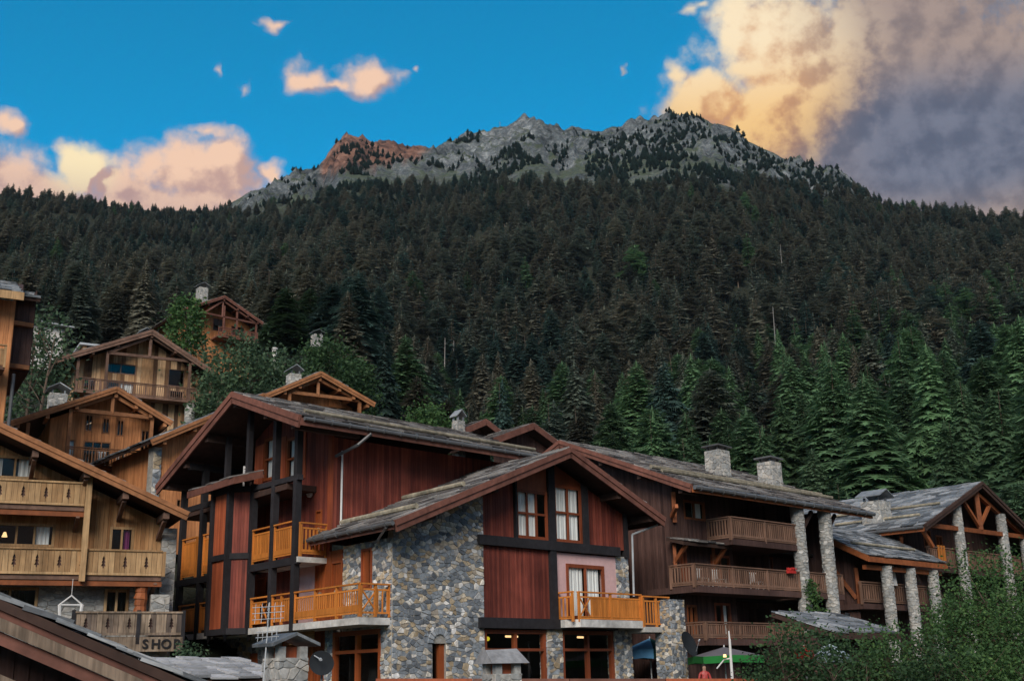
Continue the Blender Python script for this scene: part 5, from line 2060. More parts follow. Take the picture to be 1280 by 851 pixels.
column_house()
tw = thing('towel', 'white and pink towel hung over the low wing railing of the columned chalet', 'towel', RH.P(-7.4, -.35, 5.2))
m = MB()
for i in range(8):
    a, b = -8.0 + i * .12, -8.0 + (i + 1) * .12
    m.hexa([RH.P(a, -.28, 5.55), RH.P(b, -.28, 5.55), RH.P(b, -.22, 5.55), RH.P(a, -.22, 5.55), RH.P(a, -.2, 6.5), RH.P(b, -.2, 6.5), RH.P(b, -.14, 6.5), RH.P(a, -.14, 6.5)])
m.build('cloth', 'white_paint', tw)

# small slab-roofed shed in the greenery
SH = Frame(at(1068, 790, 46), 46, -44)
zc = at(1068, 779, 46).z
sd = thing('shed', 'low shed with blue slab roof sunk in the bushes below the columns', 'shed', SH.P(0, 0, 0))
boards(Face(SH, 'v', 0), -2.3, 1.6, 0, zc - .5, (), w=.2).build('wall', 'dark_boards', sd)
boards(Face(SH, 'u', -2.3), 0, 1.8, 0, zc - .4, (), w=.2).build('wall', 'dark_boards', sd)
f = lambda u, v, dz=0: SH.P(u, v, zc + .45 - .45 * abs(u - .4 - 2.2) * .5 + dz)
rr = roof_plane(sd, SH.P(-2.6, -.7, zc - .40), SH.P(1.9, -.7, zc - .40), SH.P(1.9, 1.8, zc + .45), SH.P(-2.6, 1.8, zc + .45), 'blue_slate', 120, row=.4, w=(.5, 1.0))
barge(sd, SH.P(1.95, -.7, zc - .37), SH.P(1.95, 1.8, zc + .48), 'soffit', h=.3)
barge(sd, SH.P(-2.6, -.75, zc - .38), SH.P(1.95, -.75, zc - .38), 'soffit', h=.22)

# ------------------------------------------------------------------ pale chalet on the left with fir-tree cut-out rails
L1 = Frame((-17.887, 47.760), 64)


def fir_rail(parent, G, s0, s1, z0, z1, mat, w=.21, d=0.0, every=2):
    """board parapet; pairs of boards share a fir tree sawn out of their meeting edges"""
    n = int(round((s1 - s0) / w))
    w = (s1 - s0) / n
    r = MB()
    G.box(r, s0, s1, z1, z1 + .07, d - .06, d + .09)
    G.box(r, s0, s1, z0 - .10, z0 - .0, d - .07, d + .03)
    o = r.build('railing', mat, parent)
    H = z1 - z0
    prof = [(0.20, 0), (.20, .022), (.29, .022), (.29, .088), (.45, .03), (.45, .074), (.60, .022), (.60, .056), (.78, 0)]
    for i in range(n):
        a, b = s0 + i * w + .006, s0 + (i + 1) * w - .006
        cut = {0: 0, 1: 1, 2: -1}[i % 3] if every == 3 else (1 if i % 4 == 1 else (-1 if i % 4 == 2 else 0))
        pts = [(a, z0)]
        if cut == 1:
            pts += [(b, z0)] + [(b - q, z0 + p * H) for p, q in prof] + [(b, z1)]
            pts += [(a, z1)]
        elif cut == -1:
            pts += [(b, z0), (b, z1), (a, z1)] + [(a + q, z0 + p * H) for p, q in reversed(prof)]
        else:
            pts += [(b, z0), (b, z1), (a, z1)]
        m = MB()
        e_ = random.uniform(0, .008)
        m.prism([G.P(x, z, d + e_) for x, z in pts], G.P(0, 0, .03) - G.P(0, 0, 0))
        m.build('board', mat, o)
    shade_mb = MB()
    G.box(shade_mb, s0, s1, z0, z1 - .03, d - .10, d - .05)
    shade_mb.build('cutout_shade', 'dark_boards', o)  # dark sheet added behind the boards so the cut-outs read as shade
    return o


def pale_chalet():
    h = thing('pale_chalet', 'pale timber chalet with fir-tree cut-outs in its balcony boards', 'house', L1.P(0, 0, 1.5))
    G = Face(L1, 'v', 0)
    zr = lambda u: 8.52 + .431 * (3.8 - u)
    under = lambda u: zr(u) - .4
    up = [(1.06, 2.03, 7.08, 8.11), (-3.3, -1.08, 7.2, 8.13), (-3.6, -2.05, 9.92, 10.85)]
    boards(G, -8, 3.15, 5.85, lambda s: under(s), up, w=.17).build('wall', 'pale_boards', h)
    gl = [(1.03, 2.0, 4.4, 5.56), (-3.6, -1.5, 4.4, 5.6)]
    m = MB()
    for a, b, c, d in wall_rects(-8, 3.15, 1.2, 5.85, gl):
        G.box(m, a, b, c, d, -.35, -.02)
    m.box(L1, 3.15, 3.75, -.25, .5, 1.2, 8.1)
    sw = m.build('stone_wall', 'mortar', h)
    Gs = Face(L1, 'v', .02)
    pcs = [(Gs.P, q) for q in cells(-4.5, 3.15, 2.8, 5.8, .17, 2.2, .02, .15, gl, seed=31)]
    Gc = Face(L1, 'v', -.25)
    pcs += [(Gc.P, q) for q in cells(3.15, 3.75, 1.2, 8.1, .28, 1.6, .02, .1, seed=32)]
    rubble(sw, pcs, 'pale_stone', 90)
    m = MB()
    m.box(L1, 2.75, 3.5, -.9, -.3, 2.5, 5.3)
    pi = m.build('pillar', 'mortar', h)
    Gp = Face(L1, 'v', -.9)
    rubble(pi, [(Gp.P, q) for q in cells(2.75, 3.5, 2.5, 5.3, .22, 1.6, .02, .1, seed=33)], 'pale_stone')
    for i, q in enumerate(up):
        window(h, G, *q, fm='pale_rail', cols=2 if i != 1 else 3, rec=.08, fw=.1, curtain=[[(.62, .92, 'purple_cloth')], [(.70, .95, 'curtain')], [(.6, .95, 'curtain'), (.0, .15, 'curtain')]][i])
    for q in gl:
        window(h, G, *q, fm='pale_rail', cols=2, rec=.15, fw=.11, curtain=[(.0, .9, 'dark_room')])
    lm = MB()
    lm.tube(G.P(-2.9, 7.75, -1.6), G.P(-2.9, 7.95, -1.6), .12, .05, n=8)
    lm.build('ceiling_lamp', 'lamp_glow', h)
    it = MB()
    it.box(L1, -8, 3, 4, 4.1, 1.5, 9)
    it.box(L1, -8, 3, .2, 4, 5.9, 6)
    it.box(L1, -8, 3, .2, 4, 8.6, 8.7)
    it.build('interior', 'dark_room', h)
    # balconies
    for (a, b, z0, z1) in ((-8, -.15, 8.85, 9.64), (-8, 3.05, 6.12, 6.98)):
        m = MB()
        m.box(L1, a, b, -1.15, 0, z0 - .30, z0 - .08)
        m.build('balcony_floor', 'old_beam', h)
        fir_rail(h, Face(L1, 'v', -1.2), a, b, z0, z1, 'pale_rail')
        m = MB()
        m.box(L1, a, b + .05, -1.1, -.9, z0 - .52, z0 - .32)
        m.build('beam', 'rust_beam', h)
    m = MB()
    m.box(L1, -.14, .08, -1.42, -1.2, 5.75, 10.0)
    m.build('post', 'pale_rail', h)
    m = MB()
    m.box(L1, 3.06, 3.18, -1.3, -1.16, 6.0, 7.0)
    m.build('post', 'pale_rail', h)
    for (u, z) in ((-2.2, 10.75), (1.35, 9.25), (3.0, 8.5), (-.2, 10.05)):
        m = MB()
        m.beam(L1.P(u, -1.9, z - .1), L1.P(u, .1, z - .1), .24, .26)
        m.beam(L1.P(u, -1.6, z - .25), L1.P(u, -.02, z - .85), .16, .18)
        m.build('bracket', 'old_beam', h)
    for u in (-.35, 2.85):
        m = MB()
        m.beam(L1.P(u, -1.1, 8.35 if u < 0 else 5.75), L1.P(u, 0, 7.9 if u < 0 else 5.3), .14, .16)
        m.build('brace', 'old_beam', h)
    # carved trunk post
    m = MB()
    for i in range(6):
        z = 4.3 + i * .27
        m.tube(L1.P(2.35, -.8, z), L1.P(2.38, -.8, z + .27), .24 + .04 * (i % 2), .22 + .03 * ((i + 1) % 2), 9)
    m.build('trunk_post', 'rust_beam', h)
    # ground terrace parapet, weathered, with the shop sign below
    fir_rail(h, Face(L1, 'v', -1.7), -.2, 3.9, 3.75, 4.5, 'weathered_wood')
    for u in (-.25, 2.2, 3.95):
        m = MB()
        m.box(L1, u - .07, u + .07, -1.78, -1.6, 3.3, 4.62)
        m.build('post', 'black_beam', h)
    m = MB()
    m.box(L1, -1.5, 3.9, -1.6, 0, 3.4, 3.6)
    m.build('terrace_floor', 'old_beam', h)
    # roof
    e = lambda u, v, dz=0: L1.P(u, v, zr(u) + dz)
    ridge = -8.5
    roof_plane(h, e(3.8, -2), e(3.8, 9), e(ridge, 9), e(ridge, -2), indiv=60, row=.45)
    zz = zr(ridge)
    roof_plane(h, L1.P(-16, -2, zz - 3.2), L1.P(-16, 9, zz - 3.2), L1.P(ridge, 9, zz), L1.P(ridge, -2, zz), indiv=0)
    barge(h, e(3.85, -2.04, .06), e(ridge, -2.04, .06), 'honey_beam', h=.36, out=L1.P(0, -.06, 0) - L1.P(0, 0, 0))
    m = MB()
    boards(Face(L1, 'u', 3.1), .5, 8, 1.2, 8.2, (), w=.3, mb=m)
    m.build('wall', 'old_boards', h)
    return h


pale_chalet()
sg = thing('shop_sign', 'wooden board reading SHOP in dark rounded letters under the weathered rail', 'sign', L1.P(2.9, -1.75, 3.1))
m = MB()
m.box(L1, .9, 3.95, -1.78, -1.7, 3.02, 3.58)
m.build('board', 'weathered_wood', sg)
for i, c in enumerate('SHOP'):
    cu = bpy.data.curves.new('letter', 'FONT')
    cu.body = c
    cu.size = .50
    cu.extrude = .02
    cu.offset = .012
    cu.align_x = 'CENTER'
    cu.materials.append(MATS['black_beam'])
    tmp = bpy.data.objects.new('letter_curve', cu)
    o = bpy.data.objects.new('letter', bpy.data.meshes.new_from_object(tmp))
    bpy.data.objects.remove(tmp)
    COL.objects.link(o)
    o.parent = sg
    M = Matrix((L1.U, Vector((0, 0, 1)), -L1.V)).transposed().to_4x4()
    o.matrix_basis = Matrix.Translation(L1.P(2.50 + i * .405, -1.81, 3.14) - base_of(sg)) @ M
# hanging rope seat
hs = thing('hanging_seat', 'white rope hanging seat below the pale chalet balcony', 'hanging seat', L1.P(-.5, -1.3, 3.6))
m = MB()
c = L1.P(-.35, -1.25, 0)
for s in (-1, 1):
    m.tube(c + Vector((0, 0, 5.2)), c + L1.U * s * .42 + Vector((0, 0, 4.85)), .03, .03, 6)
    m.tube(c + L1.U * s * .42 + Vector((0, 0, 4.85)), c + L1.U * s * .33 + Vector((0, 0, 3.95)), .07, .05, 6)
m.tube(c + L1.U * -.45 + Vector((0, 0, 4.84)), c + L1.U * .45 + Vector((0, 0, 4.84)), .03, .03, 6)
m.tube(c + Vector((0, 0, 5.2)), c + Vector((0, 0, 5.85)), .012, .012, 5)
m.build('ropes', 'white_paint', hs)
m = MB()
m.tube(c + L1.U * -.36 + Vector((0, 0, 3.9)), c + L1.U * .36 + Vector((0, 0, 3.9)), .1, .1, 8)
m.build('seat', 'white_paint', hs)

# ------------------------------------------------------------------ chalets up the slope
L2 = Frame((-24.119, 68.90), 62)
c2 = chalet('honey_chalet', 'honey timber chalet with open gable truss and veranda above the pale chalet', L2, 9.5, (-6.5, 16.40), (-.45, 19.14), (2.95, 17.28), 1.0, 8, (-3.9, 2.0), 'honey_boards', 'honey_beam',
            wall_v=.35, tr=((-2.93, 17.62), (1.8, 17.5), (-.55, 18.7)), posts=((-2.93, 14.2, 17.7), (1.8, 13.9, 17.6), (-5.2, 15.5, 17.2)), rails=((-2.93, 1.8, 14.4, 15.34),),
            wins=((-1.95, -1.5, 16.55, 17.6), (-.95, -.5, 16.5, 17.5), (-.1, .35, 16.4, 17.45), (-1.95, -.35, 14.4, 16.0, dict(cols=3)), (-2.95, -2.4, 14.9, 16.0, dict(cols=1, curtain=[(0, 1, 'curtain')])), (1.35, 1.9, 15.0, 16.9)), rail_mat='honey_beam')
chimney(c2, L2, -3.4, 2.6, 17.2, 19.2, 1.0, 1.0, 'pale_stone', 'gable')
pc = MB()
pc.box(L2, 1.9, 2.6, -.5, .5, 9.5, 16.2)
pc.build('stone_pier', 'stone', c2)
for i, u in enumerate((-.9, .2, 1.3)):
    lattice_chair(L2, u, -.2, 14.42, 'white garden chair on the honey chalet veranda')

L3 = Frame((-29.28, 90.375), 60)
c3 = chalet('plank_chalet', 'old dark chalet with wide patchy planks and a long railed veranda', L3, 19, (-7.6, 26.05), (-.5, 29.25), (5.0, 26.15), 1.4, 12, (-5.9, 4.2), 'old_boards', 'old_beam',
            wall_v=.15, tr=((-3.75, 27.05), (2.75, 27.1), (-.5, 28.75)), posts=((-3.75, 24.0, 27.2), (2.75, 23.6, 27.3), (-5.9, 24, 26.5), (4.5, 23.6, 26.4), (-.5, 27.0, 28.6)), rails=((-5.9, 4.6, 23.85, 24.8),),
            wins=((-3.65, -1.25, 25.75, 26.6, dict(cols=2)), (-3.55, -1.35, 24.1, 25.1, dict(cols=2, curtain=[(.5, 1, 'curtain')])), (-5.2, -4.3, 24.0, 25.2), (1.35, 2.6, 25.2, 26.6, dict(cols=1, fw=.04)), (1.5, 2.6, 23.9, 24.8, dict(cols=1, fw=.04))), bw=.32, bh=.42)
m = MB()
boards(Face(L3, 'v', 3.2), -5.0, -2.6, 26.6, 28.6, (), w=.3, mb=m)
boards(Face(L3, 'u', -5.0), 3.25, 5.5, 26.6, 28.6, (), w=.3, mb=m)
m.build('dormer_box', 'old_boards', c3)
m = MB()
m.box(L3, -5.3, -2.2, 2.9, 6, 28.62, 28.78)
m.build('dormer_roof', 'bright_zinc', c3)
chimney(c3, L3, -.1, 3.2, 28.3, 30.0, .9, .9, 'pale_stone', 'gable')
column(c3, L3, 3.0, -.8, 19.0, 23.6, .38)

L4 = Frame((-35.454, 135.436), 52)
c4 = chalet('high_red_chalet', 'reddish chalet highest on the slope with a timbered gable porch', L4, 38, (-6.0, 44.75), (-.58, 47.45), (4.65, 44.9), 1.2, 10, (-4.4, 4.1), 'honey_boards', 'barge_board',
            wall_v=1.2, tr=((-3.0, 44.95), (3.9, 44.75), (-.58, 46.9)), posts=((-.4, 42.8, 46.3), (1.3, 42.8, 45.8), (3.9, 42.6, 45)), rails=((-1.0, 4.1, 42.5, 43.5),), wins=((-.9, .7, 43.6, 45.2), (1.5, 3.2, 43.4, 44.6)), bw=.3)
chimney(c4, L4, -2.2, 2.0, 46.2, 49.0, 1.1, 1.1, 'pale_stone', 'gable')
column(c4, L4, -4.6, -.6, 40.5, 44.3, .4)

LB = Frame((-13.159, 76.882), 58)
c5 = chalet('gable_chalet', 'honey timber gable with king post rising behind the red chalet roof', LB, 12.5, (-4.5, 19.85), (-.55, 21.9), (3.5, 20.15), 1.1, 8, (-2.6, 2.7), 'honey_boards', 'honey_beam',
            wall_v=.9, tr=((-2.7, 20.35), (2.5, 20.3), (-.55, 21.45)), posts=((-2.6, 18, 20.5), (2.5, 18, 20.4)), wins=((-1.9, -.9, 18.6, 20.1), (.9, 2.3, 18.4, 20.1)))
chimney(c5, LB, -1.2, 2.2, 21.0, 22.4, .8, .8, 'pale_stone', 'gable')

LO = Frame((-17.587, 63.614), 50)
c6 = chalet('orange_chalet', 'orange boarded chalet end squeezed between the honey and red chalets', LO, 8.5, (-3.3, 14.35), (3.2, 17.8), (9, 14.7), 1.0, 7, (-2.3, 7), 'honey_boards', 'honey_beam', 'blue_slate',
            wall_v=0, wins=((-1.3, -.7, 10.5, 11.5),))
m = MB()
m.box(LO, -2.75, -2.3, -.1, .6, 8.5, 14.2)
st = m.build('stone_pier', 'mortar', c6)
rubble(st, [(Face(LO, 'v', -.1).P, q) for q in cells(-2.75, -2.3, 8.5, 14.2, .25, 1.5, .02, .1, seed=71)], 'stone')

# house at the left edge: slab roof over a dark overhanging loft
TF = Frame(at(40, 420, 62), 60)
t1 = thing('loft_chalet', 'tall timber chalet with blue slab roof and dark overhanging loft side', 'house', TF.P(-4, 3, 10))
boards(Face(TF, 'v', 0), -9, -.95, 10, 20.9, [(-3.2, -2.1, 18.6, 20.3)], w=.2).build('wall', 'honey_boards', t1)
window(t1, Face(TF, 'v', 0), -3.2, -2.1, 18.6, 20.3, fm='pale_rail', cols=1, curtain=[(0, 1, 'curtain')])
boards(Face(TF, 'u', -.95), 0, 8, 10, 21.2, (), w=.2).build('wall', 'honey_boards', t1)
boards(Face(TF, 'v', 1.2), -.95, .15, 17.6, 21.6, (), w=.25).build('loft_wall', 'dark_boards', t1)
boards(Face(TF, 'u', .15), 1.2, 7, 17.6, 22, (), w=.25).build('loft_wall', 'dark_boards', t1)
for z in (17.7, 20.0):
    m = MB()
    m.beam(TF.P(-1.0, .9, z), TF.P(.1, 1.1, z), .3, .22)
    m.build('beam', 'honey_beam', t1)
m = MB()
m.box(TF, -1.0, .15, 1.25, 7, 17.5, 17.62)
m.build('loft_floor', 'soffit', t1)
roof_plane(t1, TF.P(-9, -1.2, 21.0), TF.P(-.75, -1.2, 21.0), TF.P(-.3, 3.5, 23.0), TF.P(-9, 3.5, 23.0), 'blue_slate', 40)
roof_plane(t1, TF.P(-1.2, .5, 21.35), TF.P(.3, .5, 21.35), TF.P(.3, 4.2, 22.8), TF.P(-1.2, 4.2, 22.8), 'blue_slate', 0)
barge(t1, TF.P(-9, -1.25, 21.0), TF.P(-.7, -1.25, 21.0), 'pale_rail', h=.4)
m = MB()
m.box(TF, -6, -1.25, -1.3, 0, 16.9, 17.1)
m.build('balcony_floor', 'old_beam', t1)
railing(t1, Face(TF, 'v', -1.3), -6, -1.3, 17.1, 18.1, 'pale_rail', pitch=.2, slat=.19, post=2, low=.1)
m = MB()
m.tube(TF.P(-.7, -.2, 10), TF.P(-.7, -.2, 17), .09)
m.build('downpipe', 'zinc', t1)

WC = Frame(at(80, 415, 128), 60)
wz = at(80, 408, 128).z
wc = thing('white_cabin', 'small white rendered cabin with blue metal roof among the birches', 'house', WC.P(-1, 1, wz - 5))
m = plain_wall(Face(WC, 'v', 0), -3.4, .1, wz - 5, wz - .3, [(-2.6, -1.9, wz - 1.8, wz - .9)], .3)
plain_wall(Face(WC, 'u', .1), .0, 4, wz - 5, wz - .3, (), -.3, m)
m.build('wall', 'white_plaster', wc)
window(wc, Face(WC, 'v', 0), -2.6, -1.9, wz - 1.8, wz - .9, cols=1)
m = MB()
m.prism([WC.P(-4, -.8, wz + .1), WC.P(.9, -.8, wz - .25), WC.P(.9, 4.5, wz - .25), WC.P(-4, 4.5, wz + .1)], (0, 0, .15))
m.build('roof', 'bright_zinc', wc)

# lone chimneys and pole seen between the trees
for (x, y, d, w_, lab) in ((396, 420, 140, 1.1, 'white chimney with dark cap above the rounded green trees'),):
    FR = Frame(at(x, y, d), 55)
    z = at(x, y, d).z
    cc = thing('chimney_stack', lab, 'chimney', FR.P(0, 0, z - 1.5))
    chimney(cc, FR, 0, 0, z - 1.5, z + .1, w_, w_, 'pale_stone', 'gable')
p = at(343, 445, 102)
pp = thing('pole', 'short pale concrete pole among the slope trees', 'pole', (p.x, p.y, p.z - 2.5))
m = MB()
m.tube(p - Vector((0, 0, 2.5)), p + Vector((0, 0, .6)), .26, .22, 10)
m.tube(p + Vector((0, 0, .6)), p + Vector((0, 0, .75)), .3, .28, 10)
m.build('shaft', 'white_plaster', pp)
p = at(625, 158, 1440)
mt = thing('summit_mast', 'thin mast standing on the mountain ridge', 'mast', (p.x, p.y, p.z - 8))
m = MB()
m.tube(p - Vector((0, 0, 8)), p + Vector((0, 0, 7)), .5, .3, 6)
m.tube(p + Vector((-1.6, 0, 5)), p + Vector((1.6, 0, 5)), .25, .25, 5)
m.build('shaft', 'zinc', mt)

# ------------------------------------------------------------------ roofs and chimneys in front
FG = Frame(at(120, 800, 17), 68)
fg = thing('front_chalet', 'near chalet roof edge with stacked brown and grey barge boards', 'house', FG.P(-1, 1.5, -4.5))
zf = lambda u: 2.27 - .445 * u
for i, (dz, hh, dv, mt_) in enumerate(((-.10, .20, 0, 'barge_board'), (-.285, .16, -.05, 'weathered_wood'), (-.455, .17, .03, 'barge_board'))):
    m = MB()
    m.beam(FG.P(-5, dv, zf(-5) + dz), FG.P(2.0, dv, zf(2.0) + dz), .09, hh * .92, (.3, .55, .5)[i])
    m.build('barge_board', mt_, fg)
roof_plane(fg, FG.P(2.0, -.1, zf(2.0) + .02), FG.P(2.0, 6, zf(2.0) + .02), FG.P(-5, 6, zf(-5) + .02), FG.P(-5, -.1, zf(-5) + .02), 'blue_slate', 120, row=.42, th=.12)
boards(Face(FG, 'v', 1.0), -5, 1.4, -4.5, lambda s: zf(s) - .35, (), w=.2).build('wall', 'dark_boards', fg)
boards(Face(FG, 'u', 1.4), 1.0, 6, -4.5, 1.3, (), w=.2).build('wall', 'dark_boards', fg)
m = MB()
m.beam(FG.P(-4, .2, zf(-4) - 1.0), FG.P(.2, .2, zf(.2) - 1.0), .14, .2)
m.build('rafter', 'weathered_wood', fg)

SB = Frame(at(285, 838, 31), 52)
zs = at(285, 838, 31).z
sb = thing('slab_hut', 'low hut roofed with pale grey stone slabs beside the stone chimney', 'hut', SB.P(0, 1, -3))
boards(Face(SB, 'v', .1), -1.2, 1.1, -3, zs - .30, (), w=.2).build('wall', 'rust_boards', sb)
surf('pale_slab', [(0, (.26, .27, .28)), (1, (.50, .51, .52))], (5, 5, 5), .35, (.8, .3), .8, .5, .3)
roof_plane(sb, SB.P(-1.4, -.5, zs - .22), SB.P(1.25, -.5, zs - .22), SB.P(1.25, 2.2, zs + .32), SB.P(-1.4, 2.2, zs + .32), 'pale_slab', 100, row=.36, w=(.35, .7))
barge(sb, SB.P(1.28, -.5, zs - .2), SB.P(1.28, 2.2, zs + .34), 'barge_board', h=.2)


def stone_stack(label, px, d, zcap, w, dd, cap, hu=50):
    F = Frame(at(px, 830, d), hu)
    t = thing('stone_chimney', label, 'chimney', F.P(0, 0, -3))
    zb = zcap - .25
    m = MB()
    m.box(F, -w / 2, w / 2, -dd / 2, dd / 2, -3, zb)
    o = m.build('stack', 'mortar', t)
    pcs = []
    for ax, c, a, b in (('v', -dd / 2, -w / 2, w / 2), ('u', -w / 2, -dd / 2, dd / 2)):
        G = Face(F, ax, c)
        pcs += [(G.P, q) for q in cells(a, b, .8, zb, .17, 1.7, .015, .12, seed=int(px))]
    rubble(o, pcs, 'pale_stone', 40)
    for a in (-1, 1):
        for b in (-1, 1):
            m = MB()
            m.box(F, a * w * .36 - .09, a * w * .36 + .09, b * dd * .36 - .09, b * dd * .36 + .09, zb, zcap)
            m.build('pier', 'pale_stone', t)
    if cap == 'gable':
        for k in (-1, 1):
            m = MB()
            m.prism([F.P(-w * .72, k * dd * .75, zcap), F.P(w * .72, k * dd * .75, zcap), F.P(w * .72, 0, zcap + .22), F.P(-w * .72, 0, zcap + .22)] if False else [F.P(k * w * .78, -dd * .72, zcap), F.P(k * w * .78, dd * .72, zcap), F.P(0, dd * .72, zcap + .24), F.P(0, -dd * .72, zcap + .24)], (0, 0, .07))
            m.build('cap_slab', 'blue_slate', t)
    else:
        m = MB()
        m.hexa([F.P(-w * .72, -dd * .7, zcap), F.P(w * .72, -dd * .7, zcap), F.P(w * .72, dd * .7, zcap), F.P(-w * .72, dd * .7, zcap),
                F.P(-w * .66, -dd * .1, zcap + .33), F.P(w * .55, -dd * .1, zcap + .36), F.P(w * .55, dd * .25, zcap + .36), F.P(-w * .66, dd * .25, zcap + .33)])
        m.build('cap_slab', 'pale_slab', t)
    m = MB()
    m.box(F, -w * .3, w * .3, -dd * .2, dd * .2, zb, zcap - .01)
    m.build('flue', 'rust_boards', t)
    return t


stone_stack('stone chimney with small pitched slab cap beside the aerial', 357, 28, 2.50, .78, .7, 'gable')
stone_stack('stone chimney with one thick sloping grey slab in front of the shop window', 627, 30, 2.05, .74, .7, 'slab', 60)

p = at(334, 806, 27.6)
an = thing('tv_aerial', 'thin metal television aerial with crossed rods beside the stone chimney', 'aerial', p)
m = MB()
m.tube(p - Vector((.06, 0, .9)), p + Vector((.02, 0, .95)), .014, .014, 5)
m.build('mast', 'bright_zinc', an)
for i, dz in enumerate((.85, .72, .58, .30, .18)):
    m = MB()
    c = p + Vector((0, -.02, dz))
    d = Vector((1, .25, .06)).normalized() * (.36 if i < 3 else .26)
    m.tube(c - d, c + d, .010, .010, 5)
    for k in (-.8, -.4, .0, .4, .8):
        q = c + d * k
        m.tube(q - Vector((0, .05, .09)), q + Vector((0, .05, .09)), .006, .006, 4)
    m.build('rod', 'bright_zinc', an)


def dish(px, py, d, r, aim, label):
    c = at(px, py, d)
    t = thing('satellite_dish', label, 'satellite dish', c)
    n = Vector(aim).normalized()
    x = n.orthogonal().normalized()
    y = n.cross(x)
    V, F = [c - n * r * .22], []
    rings, seg = 5, 24
    for i in range(1, rings + 1):
        q = r * i / rings
        for k in range(seg):
            a = 2 * math.pi * k / seg
            V.append(c + (x * math.cos(a) + y * math.sin(a) * 1.08) * q - n * r * .22 * (1 - (i / rings) ** 2))
    for k in range(seg):
        F.append((0, 1 + k, 1 + (k + 1) % seg))
        for i in range(rings - 1):
            a, b = 1 + i * seg, 1 + (i + 1) * seg
            F.append((a + k, b + k, b + (k + 1) % seg, a + (k + 1) % seg))
    mesh_obj('reflector', [tuple(v) for v in V], F, 'dish', t, [.5] * len(F), True)
    m = MB()
    m.tube(c - y * r * .9, c + n * r * .9 - y * r * .1, .012, .012, 5)
    m.tube(c + n * r * .85 - y * r * .1, c + n * r * 1.0, .04, .03, 8)
    m.build('feed_arm', 'bright_zinc', t)
    m = MB()
    m.tube(c - n * r * .25, c - n * r * .6, .03, .03, 6)
    m.tube(c - n * r * .6 + Vector((0, 0, .1)), c - n * r * .6 - Vector((0, 0, 1.2)), .03, .03, 6)
    m.build('bracket', 'zinc', t)


dish(402, 828, 27.5, .27, (.12, -1, .25), 'dark round satellite dish beside the stone chimney')
dish(862, 804, 54, .55, (.75, -.6, .3), 'dark satellite dish fixed beside the free stone pillar')

# terrace wall with timber coping along the bottom
tw0, tw1 = at(470, 848, 36), at(1300, 848, 40)
tw = thing('terrace_wall', 'low terrace wall with brown timber coping in front of the shops', 'wall', (tw0 + tw1) / 2 - Vector((0, 0, 4)))
m = MB()
d = (tw1 - tw0)
m.beam(tw0 - Vector((0, 0, 2.2)), tw1 - Vector((0, 0, 2.2)), .4, 4.2, .5)
m.build('masonry', 'stone', tw)
n = 7
for i in range(n):
    m = MB()
    a, b = tw0 + d * ((i + .004) / n), tw0 + d * ((i + .996) / n)
    m.beam(a - Vector((0, 0, .04)), b - Vector((0, 0, .04)), .46, .10)
    m.build('coping', 'barge_board' if i % 3 else 'rust_boards', tw)


def parasol(px, py, d, r, rise, val, mats, label, sides=8, tall=2.4, rot=0.0, vm=None):
    c = at(px, py, d)
    t = thing('parasol', label, 'parasol', c - Vector((0, 0, rise + tall)))
    for i in range(sides):
        a0, a1 = rot + 2 * math.pi * i / sides, rot + 2 * math.pi * (i + 1) / sides
        p0 = c + Vector((math.cos(a0) * r, math.sin(a0) * r, -rise))
        p1 = c + Vector((math.cos(a1) * r, math.sin(a1) * r, -rise))
        dn = Vector((0, 0, -val))
        mid = (p0 + p1) / 2 + Vector((0, 0, .05))
        m = MB()
        m.add([c, p0, mid, p1, p0 + dn, mid + dn * .9, p1 + dn], [(0, 1, 2), (0, 2, 3)], .5)
        m.add([p0, p1, mid, p0 + dn, p1 + dn, mid + dn], [(0, 2, 5, 3), (2, 1, 4, 5)], .5)
        o = m.build('panel', mats[i % len(mats)], t)
        if vm:
            o.data.materials.append(MATS[vm])
            for q in (2, 3):
                o.data.polygons[q].material_index = 1
    m = MB()
    m.tube(c - Vector((0, 0, rise + tall)), c + Vector((0, 0, .08)), .035, .03, 8)
    m.build('pole', 'white_paint', t)


parasol(812, 797, 57.3, 1.35, .55, .42, ['blue_canvas', 'blue_canvas', 'green_canvas', 'green_canvas'], 'sky blue and dark green parasol behind the free stone pillar', rot=.0)
parasol(905, 808, 54, 1.9, .42, .3, ['grey_canvas'], 'flat square grey parasol with bright green valance on the terrace', 4, rot=.9, vm='bright_green_canvas')
parasol(1036, 802, 37.2, .62, .40, .22, ['pale_blue_canvas'], 'pale blue parasol half hidden by the bushes', 6)
parasol(1005, 806, 37.0, .34, .22, .2, ['red_canvas'], 'red parasol half hidden by the bushes', 6)
p = at(915, 846, 51)
wp = thing('white_post', 'slender white post with slanting arm beside the grey parasol', 'post', p - Vector((0, 0, 1)))
m = MB()
m.tube(p - Vector((0, 0, 1)), at(912, 798, 51), .07, .05, 8)
m.tube(at(913, 812, 51), at(911, 788, 51), .05, .03, 6)
m.build('shaft', 'white_paint', wp)
m = MB()
m.tube(at(896, 835, 51), at(905, 824, 51), .03, .03, 6)
m.tube(at(905, 824, 51), at(914, 822, 51), .03, .03, 6)
m.build('arm', 'white_paint', wp)
gl = MB()
c = at(906, 819, 50.8)
gl.tube(c - Vector((0, 0, .06)), c + Vector((0, 0, .06)), .075, .06, 10)
gl.build('lamp', 'lamp_glow', wp)


